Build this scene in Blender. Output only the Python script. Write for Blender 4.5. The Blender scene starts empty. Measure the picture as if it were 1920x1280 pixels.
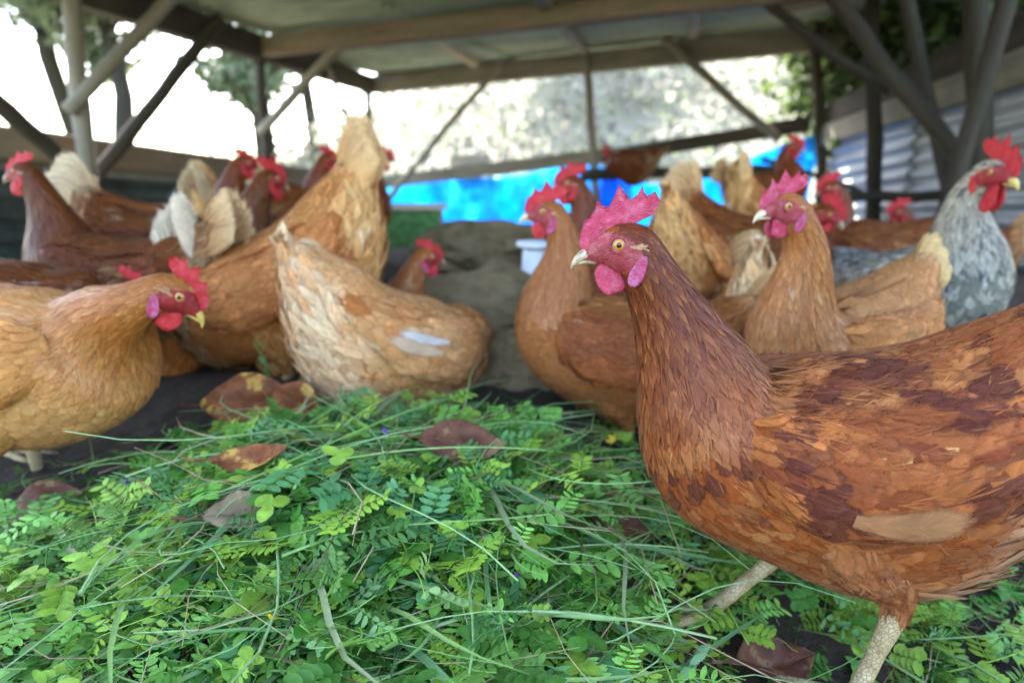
import bpy, bmesh, math, random
import numpy as np
from mathutils import Vector, Matrix

# ------------------------------------------------------------------ camera, light, exposure
scene = bpy.context.scene
COL = scene.collection
CAM_Z, PITCH, FPX = 0.39, math.radians(14.5), 1144.0
cam_d = bpy.data.cameras.new('camera')
cam = bpy.data.objects.new('camera', cam_d)
COL.objects.link(cam)
cam.location = (0, 0, CAM_Z)
cam.rotation_euler = (math.radians(90) - PITCH, 0, 0)
cam_d.sensor_width = 36.0
cam_d.lens = 36.0 * FPX / 1920.0
cam_d.clip_start = 0.02
cam_d.clip_end = 600
cam_d.dof.use_dof = True
cam_d.dof.focus_distance = 0.445
cam_d.dof.aperture_fstop = 3.6
cam_d.dof.aperture_blades = 0
scene.camera = cam

SUN_EL, SUN_AZ = math.radians(47), math.radians(-16)      # azimuth from +Y towards +X
world = bpy.data.worlds.new('World')
scene.world = world
world.use_nodes = True
wn = world.node_tree.nodes
sky = wn.new('ShaderNodeTexSky')
sky.sky_type = 'NISHITA'
sky.sun_disc = False
sky.sun_elevation = SUN_EL
sky.sun_rotation = SUN_AZ
sky.air_density = 1.0
sky.dust_density = 2.5
sky.ozone_density = 1.0
world.node_tree.links.new(sky.outputs['Color'], wn['Background'].inputs['Color'])
wn['Background'].inputs['Strength'].default_value = 0.15
sun_d = bpy.data.lights.new('sun', 'SUN')
sun_d.energy = 4.2
sun_d.angle = math.radians(0.5)
sun_d.color = (1.0, 0.95, 0.86)
sun = bpy.data.objects.new('sun', sun_d)
COL.objects.link(sun)
sdir = Vector((math.sin(SUN_AZ) * math.cos(SUN_EL), math.cos(SUN_AZ) * math.cos(SUN_EL), math.sin(SUN_EL)))
sun.rotation_euler = sdir.to_track_quat('Z', 'Y').to_euler()
sun.location = sdir * 20
scene.view_settings.view_transform = 'Standard'
scene.view_settings.look = 'None'
scene.view_settings.exposure = 3.45
scene.view_settings.gamma = 1.0
scene.view_settings.use_curve_mapping = False
scene.render.engine = 'CYCLES'
scene.cycles.max_bounces = 8
scene.cycles.diffuse_bounces = 4
scene.cycles.transparent_max_bounces = 16
scene.cycles.use_denoising = True
scene.cycles.sample_clamp_indirect = 6.0

# ------------------------------------------------------------------ helpers
rng = np.random.default_rng(7)
CP, SP = math.cos(PITCH), math.sin(PITCH)

def PX(px, py, Y):
    """point at distance Y in front of the camera, seen at pixel (px, py) of the 1920 x 1280 photograph"""
    u, v = (px - 960) / FPX, (640 - py) / FPX
    d = np.array([u, CP + v * SP, v * CP - SP])
    return np.array([0, 0, CAM_Z]) + d * (Y / d[1])

def nrm(a):
    a = np.asarray(a, float)
    return a / np.maximum(np.linalg.norm(a, axis=-1, keepdims=True), 1e-12)

def _h(ix, iy, iz):
    n = (ix * 374761393 + iy * 668265263 + iz * 2147483647) & 0x7fffffff
    n = ((n ^ (n >> 13)) * 1274126177) & 0x7fffffff
    return ((n ^ (n >> 16)) & 0xffff) / 65535.0

def vnoise(p):
    """value noise 0..1 at points (n,3)"""
    p = np.atleast_2d(np.asarray(p, float))
    i = np.floor(p).astype(np.int64)
    f = p - i
    f = f * f * (3 - 2 * f)
    out = 0
    for dx in (0, 1):
        for dy in (0, 1):
            for dz in (0, 1):
                w = (f[:, 0] if dx else 1 - f[:, 0]) * (f[:, 1] if dy else 1 - f[:, 1]) * (f[:, 2] if dz else 1 - f[:, 2])
                out = out + w * _h(i[:, 0] + dx, i[:, 1] + dy, i[:, 2] + dz)
    return out

def fbm(p, oct=4):
    p = np.atleast_2d(np.asarray(p, float))
    s, a, t = 0, 0.5, 0
    for k in range(oct):
        s = s + a * vnoise(p * 2 ** k + 17.3 * k)
        t += a
        a *= 0.5
    return s / t

def make_mesh(name, V, F, mats, parent=None, smooth=True, col=None, uv=None, fmat=None):
    """V (n,3); F: (m,k) int array or list of such arrays; col: per-vertex rgba; uv: per-vertex"""
    if not isinstance(F, list):
        F = [F]
    F = [np.asarray(f, np.int32) for f in F if len(f)]
    me = bpy.data.meshes.new(name)
    V = np.asarray(V, np.float32)
    loops = np.concatenate([f.ravel() for f in F])
    starts, o = [], 0
    for f in F:
        starts.append(o + np.arange(len(f)) * f.shape[1])
        o += f.size
    starts = np.concatenate(starts).astype(np.int32)
    me.vertices.add(len(V))
    me.vertices.foreach_set('co', V.ravel())
    me.loops.add(len(loops))
    me.loops.foreach_set('vertex_index', loops.astype(np.int32))
    me.polygons.add(len(starts))
    me.polygons.foreach_set('loop_start', starts)
    me.polygons.foreach_set('use_smooth', np.full(len(starts), smooth, bool))
    if not isinstance(mats, (list, tuple)):
        mats = [mats]
    for m in mats:
        me.materials.append(m)
    if fmat is not None:
        me.polygons.foreach_set('material_index', np.asarray(fmat, np.int32))
    if col is not None:
        ca = me.attributes.new('col', 'FLOAT_COLOR', 'POINT')
        c = np.ones((len(V), 4), np.float32)
        c[:, :np.asarray(col).shape[1]] = col
        ca.data.foreach_set('color', c.ravel())
    if uv is not None:
        ul = me.uv_layers.new(name='UVMap')
        ul.data.foreach_set('uv', np.asarray(uv, np.float32)[loops].ravel())
    me.update(calc_edges=True)
    ob = bpy.data.objects.new(name, me)
    COL.objects.link(ob)
    if parent is not None:
        ob.parent = parent
    return ob

def tag(o, label=None, category=None, group=None, kind=None):
    if label: o['label'] = label
    if category: o['category'] = category
    if group: o['group'] = group
    if kind: o['kind'] = kind
    return o

def empty(name, loc=(0, 0, 0), rz=0.0):
    o = bpy.data.objects.new(name, None)
    o.empty_display_size = 0.05
    COL.objects.link(o)
    o.location = loc
    o.rotation_euler = (0, 0, rz)
    return o

def grid_faces(n, m, wrap=False, off=0):
    """quads of an (n,m) vertex grid; wrap joins the last column to the first"""
    i = np.arange(n - 1)[:, None]
    j = np.arange(m if wrap else m - 1)[None, :]
    j2 = (j + 1) % m
    a = i * m + j
    b = i * m + j2
    c = (i + 1) * m + j2
    d = (i + 1) * m + j
    return (np.stack([a, b, c, d], -1).reshape(-1, 4) + off).astype(np.int32)

class Geo:
    """collects pieces of one mesh"""
    def __init__(s):
        s.V, s.F, s.C, s.U, s.n, s.N = [], {}, [], [], 0, []
    def add(s, V, F, col=None, uv=None, nor=None):
        V = np.asarray(V, float)
        if nor is not None: s.N.append(nor)
        if not isinstance(F, list): F = [F]
        for f in F:
            f = np.asarray(f, np.int32)
            if len(f): s.F.setdefault(f.shape[1], []).append(f + s.n)
        s.V.append(V)
        c = np.ones((len(V), 4))
        if col is not None:
            col = np.asarray(col, float)
            c[:, :col.shape[-1]] = col
        s.C.append(c)
        s.U.append(np.zeros((len(V), 2)) if uv is None else np.asarray(uv, float))
        s.n += len(V)
    def build(s, name, mat, parent=None, smooth=True, scale=1.0):
        F = [np.concatenate(v) for v in s.F.values()]
        o = make_mesh(name, np.concatenate(s.V) * scale, F, mat, parent, smooth, np.concatenate(s.C), np.concatenate(s.U))
        if s.N:
            N = np.concatenate(s.N)
            if len(N) == s.n: o.data.normals_split_custom_set_from_vertices(N.astype(np.float32))
        return o

def tube_arrays(pts, rad, seg=8, squash=1.0, rough=0.0, seed=0):
    """tapered tube along pts (k,3), capped; returns V, [F4, F3]"""
    pts = np.asarray(pts, float)
    k = len(pts)
    rad = np.broadcast_to(np.asarray(rad, float), (k,))
    t = nrm(np.gradient(pts, axis=0))
    ref = np.array([0, 0, 1.0]) if abs(t[0][2]) < 0.9 else np.array([1.0, 0, 0])
    n = np.zeros_like(pts)
    prev = nrm(ref - t[0] * (ref @ t[0]))
    for i in range(k):
        prev = nrm(prev - t[i] * (prev @ t[i]))
        n[i] = prev
    b = np.cross(t, n)
    a = np.linspace(0, 2 * math.pi, seg, endpoint=False)
    ring = n[:, None] * np.cos(a)[None, :, None] * squash + b[:, None] * np.sin(a)[None, :, None]
    R = rad[:, None, None] * np.ones((k, seg, 1))
    V = pts[:, None] + ring * R
    if rough:
        q = V.reshape(-1, 3)
        f = 1 + rough * (fbm(q * 0.35 / max(rad.mean(), 1e-6) + seed * 3.7, 3) - 0.5) * 2
        V = pts[:, None] + ring * R * f.reshape(k, seg, 1)
    V = V.reshape(-1, 3)
    F = grid_faces(k, seg, True)
    V = np.vstack([V, pts[0], pts[-1]])
    j = np.arange(seg)
    c0 = np.stack([np.full(seg, k * seg), (j + 1) % seg, j], -1)
    c1 = np.stack([np.full(seg, k * seg + 1), (k - 1) * seg + j, (k - 1) * seg + (j + 1) % seg], -1)
    return V, [F, np.vstack([c0, c1])]

def bez(p0, p1, p2, p3, n):
    t = np.linspace(0, 1, n)[:, None]
    p0, p1, p2, p3 = [np.asarray(p, float) for p in (p0, p1, p2, p3)]
    return (1 - t) ** 3 * p0 + 3 * t * (1 - t) ** 2 * p1 + 3 * t * t * (1 - t) * p2 + t ** 3 * p3

def interp_rows(rows, n):
    """Catmull-Rom through rows (k,c), n samples"""
    R = np.asarray(rows, float)
    k = len(R)
    t = np.linspace(0, k - 1, n)
    i = np.minimum(t.astype(int), k - 2)
    f = (t - i)[:, None]
    p0, p1, p2, p3 = R[np.maximum(i - 1, 0)], R[i], R[i + 1], R[np.minimum(i + 2, k - 1)]
    m1, m2 = (p2 - p0) * 0.5, (p3 - p1) * 0.5
    return (2 * f ** 3 - 3 * f ** 2 + 1) * p1 + (f ** 3 - 2 * f ** 2 + f) * m1 + (-2 * f ** 3 + 3 * f ** 2) * p2 + (f ** 3 - f ** 2) * m2

def ellip_arrays(n=14, m=18):
    ph = np.linspace(0.02, math.pi - 0.02, n)
    th = np.linspace(0, 2 * math.pi, m, endpoint=False)
    V = np.stack([np.sin(ph)[:, None] * np.cos(th), np.sin(ph)[:, None] * np.sin(th), np.cos(ph)[:, None] * np.ones(m)], -1).reshape(-1, 3)
    return V, grid_faces(n, m, True)

# ------------------------------------------------------------------ materials
class NT:
    """small node-tree builder"""
    def __init__(s, name):
        s.m = bpy.data.materials.new(name)
        s.m.use_nodes = True
        s.t = s.m.node_tree
        s.N = s.t.nodes
        s.b = s.N['Principled BSDF']
        s.out = s.N['Material Output']
    def n(s, typ, **kw):
        nd = s.N.new('ShaderNode' + typ)
        for k, v in kw.items():
            if k.startswith('_'):
                setattr(nd, k[1:], v)
            else:
                s.set(nd, k, v)
        return nd
    def set(s, nd, key, v):
        key = key.replace('__', ' ')
        sock = nd.inputs[int(key[1:])] if key[0] == 'i' and key[1:].isdigit() else nd.inputs[key]
        if isinstance(v, bpy.types.NodeSocket):
            s.t.links.new(v, sock)
        else:
            if isinstance(v, tuple) and len(v) == 3 and sock.type == 'RGBA': v = v + (1,)
            sock.default_value = v
    def math(s, op, a, b=0.0, c=0.0, clamp=False):
        nd = s.n('Math', _operation=op, i0=a, i1=b)
        nd.use_clamp = clamp
        if op in ('MULTIPLY_ADD', 'SMOOTH_MIN', 'COMPARE'): s.set(nd, 'i2', c)
        return nd.outputs[0]
    def noise(s, vec, scale, detail=4, rough=0.6, dist=0.0):
        nd = s.n('TexNoise', Scale=scale, Detail=detail, Roughness=rough, Distortion=dist)
        if vec is not None: s.set(nd, 'Vector', vec)
        return nd.outputs['Fac']
    def ramp(s, fac, stops, interp='LINEAR'):
        nd = s.n('ValToRGB', Fac=fac)
        cr = nd.color_ramp
        cr.interpolation = interp
        while len(cr.elements) < len(stops): cr.elements.new(0.5)
        for e, (p, c) in zip(cr.elements, stops):
            e.position = p
            e.color = (c, c, c, 1) if not isinstance(c, tuple) else c + (1,)
        return nd.outputs['Color']
    def mix(s, fac, a, b, blend='MIX'):
        nd = s.n('Mix', _data_type='RGBA', _blend_type=blend, i0=fac)
        s.set(nd, 'i6', a); s.set(nd, 'i7', b)
        return nd.outputs[2]
    def obj(s): return s.n('TexCoord').outputs['Object']
    def pos(s): return s.n('NewGeometry').outputs['Position']
    def map(s, vec, scale=(1, 1, 1), rot=(0, 0, 0)):
        return s.n('Mapping', Vector=vec, Scale=scale, Rotation=rot).outputs[0]
    def bump(s, h, strength=0.4, dist=0.002):
        s.set(s.b, 'Normal', s.n('Bump', Height=h, Strength=strength, Distance=dist).outputs[0])
    def P(s, **kw):
        for k, v in kw.items(): s.set(s.b, k, v)
        return s

def mat_feather(name, rough=0.55, fringe=0.35, gloss=0.12):
    k = NT(name)
    at = k.n('Attribute', _attribute_name='col')
    uv = k.n('SeparateXYZ', Vector=k.n('UVMap', _uv_map='UVMap').outputs[0])
    U, Vv, rnd = uv.outputs[0], uv.outputs[1], at.outputs['Alpha']
    au = k.math('ABSOLUTE', U)
    t = k.math('SUBTRACT', Vv, k.math('MULTIPLY', au, 0.30))       # coordinate across the barbs
    cv = k.n('CombineXYZ', X=k.math('MULTIPLY', t, 26.0), Y=k.math('MULTIPLY', au, 1.2), Z=k.math('MULTIPLY', rnd, 97.0)).outputs[0]
    nb = k.noise(cv, 1.0, 3, 0.65)
    cv2 = k.n('CombineXYZ', X=k.math('MULTIPLY', t, 5.0), Y=k.math('MULTIPLY', U, 1.5), Z=k.math('MULTIPLY', rnd, 61.0)).outputs[0]
    nl = k.noise(cv2, 1.0, 2, 0.5)
    shade = k.math('ADD', k.math('MULTIPLY', nb, 1.15), k.math('MULTIPLY', nl, 0.75))
    shade = k.math('ADD', shade, 0.05)
    shaft = k.math('LESS_THAN', au, 0.05)
    colr = k.mix(1.0, at.outputs['Color'], k.n('CombineColor', Red=shade, Green=shade, Blue=shade).outputs[0], 'MULTIPLY')
    colr = k.mix(k.math('MULTIPLY', shaft, 0.03), colr, (0.75, 0.6, 0.42))
    k.P(Base__Color=colr, Roughness=rough, Specular__IOR__Level=gloss)
    k.set(k.b, 'Sheen Weight', 0.03); k.set(k.b, 'Sheen Roughness', 0.4)
    # frayed edges: barbs end at different lengths
    vt = k.math('MULTIPLY', k.math('SUBTRACT', Vv, 0.60), 2.5, clamp=True)
    e = k.math('SQRT', k.math('ADD', k.math('MULTIPLY', au, au), k.math('MULTIPLY', vt, k.math('MULTIPLY', vt, 0.8))))
    lim = k.math('SUBTRACT', 1.16, k.math('MULTIPLY', nb, fringe * 1.7))
    alpha = k.math('MULTIPLY', k.math('SUBTRACT', lim, e), 3.4, clamp=True)
    tr = k.n('BsdfTransparent')
    tl = k.n('BsdfTranslucent', Color=colr)
    m1 = k.n('MixShader', i0=0.18); k.set(m1, 'i1', k.b.outputs[0]); k.set(m1, 'i2', tl.outputs[0])
    m2 = k.n('MixShader', i0=alpha); k.set(m2, 'i1', tr.outputs[0]); k.set(m2, 'i2', m1.outputs[0])
    k.t.links.new(m2.outputs[0], k.out.inputs['Surface'])
    k.bump(nb, 0.25, 0.0006)
    return k.m

def mat_skin(name, c1, c2, c3, rough=0.42):
    k = NT(name)
    p = k.obj()
    n1 = k.noise(p, 90, 4)
    n2 = k.noise(p, 520, 3, 0.7)
    v = k.n('TexVoronoi', Vector=p, Scale=800.0).outputs['Distance']
    wr = k.noise(k.map(p, (260, 260, 620)), 1.0, 4, 0.6, 1.2)          # fine creases
    c = k.mix(k.ramp(n1, [(0.35, 0.0), (0.65, 1.0)]), c1, c2)
    c = k.mix(k.math('MULTIPLY', k.ramp(k.noise(p, 130, 5, .7), [(0.47, 0.0), (0.7, 1.0)]), 0.7), c, c3)
    c = k.mix(k.math('MULTIPLY', k.ramp(v, [(0.0, 1.0), (0.5, 0.0)]), 0.22), c, c3)
    c = k.mix(k.math('MULTIPLY', k.ramp(wr, [(0.3, 1.0), (0.48, 0.0)]), 0.45), c, tuple(x * .45 for x in c2))
    k.P(Base__Color=c, Roughness=rough, Specular__IOR__Level=0.3)
    k.set(k.b, 'Subsurface Weight', 0.15); k.set(k.b, 'Subsurface Radius', (0.005, 0.0015, 0.001)); k.set(k.b, 'Subsurface Scale', 1.0)
    k.bump(k.math('ADD', k.math('MULTIPLY', v, -0.7), k.math('ADD', wr, n1)), 0.7, 0.0012)
    return k.m

def mat_simple(name, c, rough=0.6, spec=0.3, nscale=0, var=0.3, bump=0, bdist=0.002):
    k = NT(name)
    if nscale:
        p = k.obj()
        n = k.noise(p, nscale, 5)
        lo = tuple(x * (1 - var) for x in c); hi = tuple(min(1, x * (1 + var)) for x in c)
        k.P(Base__Color=k.ramp(n, [(0.3, lo), (0.7, hi)]))
        if bump: k.bump(n, bump, bdist)
    else:
        k.P(Base__Color=c)
    k.P(Roughness=rough, Specular__IOR__Level=spec)
    return k.m

def mat_wood(name, c1, c2, green=(0.12, 0.14, 0.06), gfac=0.35):
    k = NT(name)
    p = k.n('TexCoord').outputs['UV']
    q = k.pos()
    grain = k.noise(k.map(p, (3, 40, 1)), 1.0, 6, 0.65, 0.4)
    big = k.noise(q, 5.0, 4)
    fine = k.noise(q, 60.0, 4)
    c = k.ramp(grain, [(0.25, c1), (0.75, c2)])
    c = k.mix(k.math('MULTIPLY', k.ramp(big, [(0.45, 0.0), (0.7, 1.0)]), gfac), c, green)
    c = k.mix(k.math('MULTIPLY', k.ramp(fine, [(0.55, 0.0), (0.7, 1.0)]), 0.35), c, tuple(x * 0.4 for x in c1))
    k.P(Base__Color=c, Roughness=0.85, Specular__IOR__Level=0.2)
    k.bump(k.math('ADD', grain, k.math('MULTIPLY', fine, 0.5)), 0.6, 0.004)
    return k.m

def mat_vcol(name, rough=0.6, spec=0.3, nscale=30, var=0.35, transl=0.0, back=None, bump=0.0, bd=0.001):
    """surface whose own colour is carried by the mesh, broken up by noise"""
    k = NT(name)
    at = k.n('Attribute', _attribute_name='col')
    c = at.outputs['Color']
    n = k.noise(k.pos(), nscale, 4)
    c = k.mix(1.0, c, k.ramp(n, [(0.25, 1 - var), (0.75, 1 + var)]), 'MULTIPLY')
    if back:
        c = k.mix(k.math('MULTIPLY', k.n('NewGeometry').outputs['Backfacing'], back[1]), c, back[0])
    k.P(Base__Color=c, Roughness=rough, Specular__IOR__Level=spec)
    if bump: k.bump(n, bump, bd)
    if transl:
        tl = k.n('BsdfTranslucent', Color=c)
        m1 = k.n('MixShader', i0=transl); k.set(m1, 'i1', k.b.outputs[0]); k.set(m1, 'i2', tl.outputs[0])
        k.t.links.new(m1.outputs[0], k.out.inputs['Surface'])
    return k.m

M = {}
M['feather'] = mat_feather('feather', 0.6, 0.34)
M['tailf'] = mat_feather('tail_feather', 0.6, 0.30)
M['hackle'] = mat_feather('hackle_feather', 0.42, 0.22, 0.28)
M['skin_pink'] = mat_skin('pink_skin', (0.50, 0.045, 0.095), (0.38, 0.022, 0.05), (0.58, 0.18, 0.24))
M['skin_red'] = mat_skin('red_skin', (0.52, 0.020, 0.024), (0.40, 0.011, 0.013), (0.56, 0.08, 0.08))
M['face_pink'] = mat_skin('pink_face_skin', (0.34, 0.040, 0.048), (0.24, 0.020, 0.022), (0.44, 0.15, 0.14), 0.5)
M['face_red'] = mat_skin('red_face_skin', (0.32, 0.020, 0.020), (0.22, 0.012, 0.012), (0.38, 0.08, 0.07), 0.5)
M['lobe'] = mat_skin('ear_lobe_skin', (0.44, 0.045, 0.13), (0.36, 0.03, 0.07), (0.46, 0.22, 0.36))
M['under'] = mat_vcol('feather_base', 0.9, 0.1, 160, 0.4)
M['underskin'] = mat_simple('feather_base', (0.16, 0.07, 0.03), 0.9, 0.1, 120, 0.4)
M['underskin_grey'] = mat_simple('grey_feather_base', (0.10, 0.10, 0.10), 0.9, 0.1, 120, 0.4)
k = NT('beak_horn')
p_ = k.obj()
k.P(Base__Color=k.ramp(k.noise(p_, 110, 5, .65), [(0.35, (0.20, 0.12, 0.06)), (0.65, (0.52, 0.41, 0.25))]), Roughness=0.35, Specular__IOR__Level=0.5)
k.bump(k.noise(p_, 300, 3), 0.2, 0.0004)
M['beak'] = k.m
M['beak_pale'] = mat_simple('pale_beak_horn', (0.62, 0.50, 0.32), 0.4, 0.45, 150, 0.25)
M['beak_yellow'] = mat_simple('yellow_beak_horn', (0.58, 0.40, 0.10), 0.4, 0.45, 150, 0.3)
M['pupil'] = mat_simple('eye_pupil', (0.004, 0.003, 0.003), 0.04, 0.6)
M['iris'] = mat_simple('eye_iris', (0.50, 0.22, 0.03), 0.06, 0.6, 700, 0.35)
M['eyering'] = mat_simple('eye_rim', (0.60, 0.42, 0.30), 0.35, 0.4, 400, 0.25)
M['black'] = mat_simple('nostril_dark', (0.02, 0.01, 0.008), 0.8, 0.1)
k = NT('leg_scales')
p_ = k.obj()
vv = k.n('TexVoronoi', Vector=p_, Scale=330.0, _feature='DISTANCE_TO_EDGE').outputs['Distance']
c_ = k.ramp(k.noise(p_, 70, 4), [(0.3, (0.36, 0.24, 0.10)), (0.7, (0.60, 0.46, 0.24))])
c_ = k.mix(k.ramp(vv, [(0.0, 0.75), (0.12, 0.0)]), c_, (0.22, 0.12, 0.06))
k.P(Base__Color=c_, Roughness=0.6)
k.bump(k.ramp(vv, [(0.0, 0.0), (0.15, 1.0)]), 0.6, 0.0008)
M['leg'] = k.m
M['claw'] = mat_simple('claw_horn', (0.25, 0.16, 0.08), 0.4, 0.4, 200, 0.3)
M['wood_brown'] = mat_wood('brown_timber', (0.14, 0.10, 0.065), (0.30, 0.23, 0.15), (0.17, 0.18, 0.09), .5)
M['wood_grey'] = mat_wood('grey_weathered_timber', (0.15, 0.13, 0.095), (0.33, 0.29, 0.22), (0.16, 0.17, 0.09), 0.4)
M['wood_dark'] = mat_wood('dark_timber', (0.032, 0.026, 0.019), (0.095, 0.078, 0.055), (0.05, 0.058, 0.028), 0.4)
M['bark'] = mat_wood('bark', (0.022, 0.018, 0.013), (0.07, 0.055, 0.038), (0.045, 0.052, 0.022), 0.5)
k = NT('galvanised_roof_sheet')
q_ = k.pos()
n1_ = k.noise(k.map(q_, (1.2, 6, 1)), 1.5, 6, 0.65)
c_ = k.ramp(n1_, [(0.25, (0.17, 0.215, 0.14)), (0.55, (0.33, 0.39, 0.28)), (0.8, (0.44, 0.49, 0.38))])
c_ = k.mix(k.ramp(k.noise(q_, 9, 5), [(0.6, 0.0), (0.75, 0.6)]), c_, (0.07, 0.06, 0.04))
k.P(Base__Color=c_, Roughness=0.6, Metallic=0.15)
M['roof'] = k.m
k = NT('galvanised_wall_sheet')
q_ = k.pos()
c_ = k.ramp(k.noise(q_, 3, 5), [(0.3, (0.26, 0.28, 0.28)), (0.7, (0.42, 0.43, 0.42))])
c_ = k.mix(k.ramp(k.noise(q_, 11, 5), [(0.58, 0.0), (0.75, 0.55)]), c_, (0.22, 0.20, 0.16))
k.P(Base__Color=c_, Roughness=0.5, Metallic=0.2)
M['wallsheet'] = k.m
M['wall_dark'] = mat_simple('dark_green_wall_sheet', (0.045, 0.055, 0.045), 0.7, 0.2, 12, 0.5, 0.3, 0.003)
k = NT('blue_tarpaulin')
q_ = k.pos()
c_ = k.ramp(k.noise(q_, 6, 5, .65), [(0.3, (0.008, 0.27, 0.66)), (0.5, (0.018, 0.44, 0.88)), (0.62, (0.08, 0.62, 0.95)), (0.78, (0.35, 0.80, 0.95))])
k.P(Base__Color=c_, Roughness=0.35, Specular__IOR__Level=0.5)
k.bump(k.noise(q_, 14, 4), 0.6, 0.02)
tl_ = k.n('BsdfTranslucent', Color=c_)
m1_ = k.n('MixShader', i0=0.6); k.set(m1_, 'i1', k.b.outputs[0]); k.set(m1_, 'i2', tl_.outputs[0])
k.t.links.new(m1_.outputs[0], k.out.inputs['Surface'])
M['tarp'] = k.m
k = NT('boulder_stone')
q_ = k.pos()
n1_ = k.noise(q_, 16, 8, 0.7)
c_ = k.ramp(n1_, [(0.3, (0.13, 0.088, 0.042)), (0.5, (0.30, 0.21, 0.105)), (0.7, (0.42, 0.32, 0.18))])
c_ = k.mix(k.ramp(k.noise(q_, 6, 4), [(0.5, 0.0), (0.7, 0.5)]), c_, (0.07, 0.075, 0.035))
k.P(Base__Color=c_, Roughness=0.9, Specular__IOR__Level=0.2)
k.bump(k.math('ADD', n1_, k.math('MULTIPLY', k.noise(q_, 90, 5, 0.7), 0.5)), 1.0, 0.03)
M['stone'] = k.m
M['concrete'] = mat_simple('concrete', (0.30, 0.29, 0.27), 0.9, 0.2, 60, 0.3, 0.4, 0.003)
M['mossy'] = mat_simple('mossy_green_paint', (0.07, 0.16, 0.05), 0.8, 0.2, 40, 0.5, 0.4, 0.003)
M['pale_wood'] = mat_wood('pale_timber', (0.35, 0.29, 0.20), (0.55, 0.48, 0.36), (0.25, 0.24, 0.14), 0.2)
M['white_plastic'] = mat_simple('white_plastic', (0.62, 0.64, 0.68), 0.4, 0.4, 50, 0.15)
M['green_leaf'] = mat_vcol('green_leaf', 0.5, 0.35, 160, 0.3, 0.16, ((0.22, 0.34, 0.18), 0.45))
M['tree_leaf'] = mat_vcol('tree_leaf', 0.55, 0.3, 8, 0.3, 0.45)
M['litter'] = mat_vcol('dry_litter', 0.85, 0.15, 90, 0.4)
k = NT('soil_and_grass')
at_ = k.n('Attribute', _attribute_name='col')
q_ = k.pos()
n1_ = k.noise(q_, 55, 8, 0.7)
c_ = k.mix(1.0, at_.outputs['Color'], k.ramp(n1_, [(0.2, 0.45), (0.8, 1.5)]), 'MULTIPLY')
k.P(Base__Color=c_, Roughness=0.9, Specular__IOR__Level=0.25)
k.bump(n1_, 0.9, 0.012)
M['ground'] = k.m
# ------------------------------------------------------------------ ground
def bank(x, y):
    """the hillside outside, rising behind the shed"""
    d = np.maximum(0, y - 6.0 + 0.25 * np.minimum(x, 3))
    return np.minimum(0.42 * d, 9 + 0.05 * d) * np.clip((x + 4.5) / 3.5, .06, 1)

def ground_z(x, y):
    x = np.asarray(x, float); y = np.asarray(y, float)
    z = np.clip(0.21 * (y - 0.47), 0, 0.13)
    z = z + np.exp(-((x + 0.15) / 0.27) ** 2 - ((y - 0.52) / 0.16) ** 2) * 0.085        # heap the greens lie on
    z = z - np.clip((x - 0.05) * 0.35, 0, 0.06) * np.clip((0.8 - y) * 3, 0, 1)
    p = np.stack([x * 7, y * 7, x * 0], -1).reshape(-1, 3)
    z = z + ((fbm(p, 4) - .5) * .03 + (fbm(p * 6, 3) - .5) * .014).reshape(x.shape)
    out = np.clip((y - 5.0) / 2, 0, 1)
    z = z + np.where(out > 0, bank(x, y), 0)
    z = z + (np.clip(np.abs(x) - 2.4, 0, 1) * (fbm(p * .12, 3) - .5).reshape(x.shape)) * 0.3
    z = z + np.clip(x - 2.4, 0, 20) * 0.35
    return z

def axis(lo, hi, fine0, fine1, step):
    mid = np.arange(fine0, fine1, step)
    up = fine1 + np.cumsum(step * 1.13 ** np.arange(1, 200)); up = up[up < hi]
    dn = fine0 - np.cumsum(step * 1.13 ** np.arange(1, 200)); dn = dn[dn > lo]
    return np.concatenate([[lo], dn[::-1], mid, up, [hi]])
gx = axis(-150, 150, -1.2, 1.8, .022); gy = axis(-60, 250, 0.15, 2.2, .022)
X, Y = np.meshgrid(gx, gy, indexing='ij')
Z = ground_z(X, Y)
q = np.stack([X.ravel(), Y.ravel(), Z.ravel()], 1)
inside = np.clip(np.minimum.reduce([(q[:, 0] + 1.75) / .4, (2.1 - q[:, 0]) / .4, (4.9 - q[:, 1]) / .4]), 0, 1)[:, None]
n1 = fbm(q * .8, 3)[:, None]; n2 = fbm(q * 6, 4)[:, None]
soil = np.array([0.040, 0.027, 0.017]) * (.6 + .9 * n2)
grass = np.array([0.10, 0.12, 0.06]) * (1 - n1) + np.array([0.21, 0.20, 0.175]) * n1
tag(make_mesh('ground', q, grid_faces(len(gx), len(gy)), M['ground'], None, True, soil * inside + grass * (1 - inside)), kind='structure')

# ------------------------------------------------------------------ shed
shed = empty('chicken_shed', (0, 0, 0))
tag(shed, 'open timber chicken shed with corrugated roof and crooked posts', 'shed')

def uv_tube(n, seg, L):
    u = np.repeat(np.linspace(0, L, n), seg); v = np.tile(np.linspace(0, 1, seg, endpoint=False), n)
    return np.vstack([np.stack([u, v * .3], 1), [[0, 0], [L, 0]]])

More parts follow.
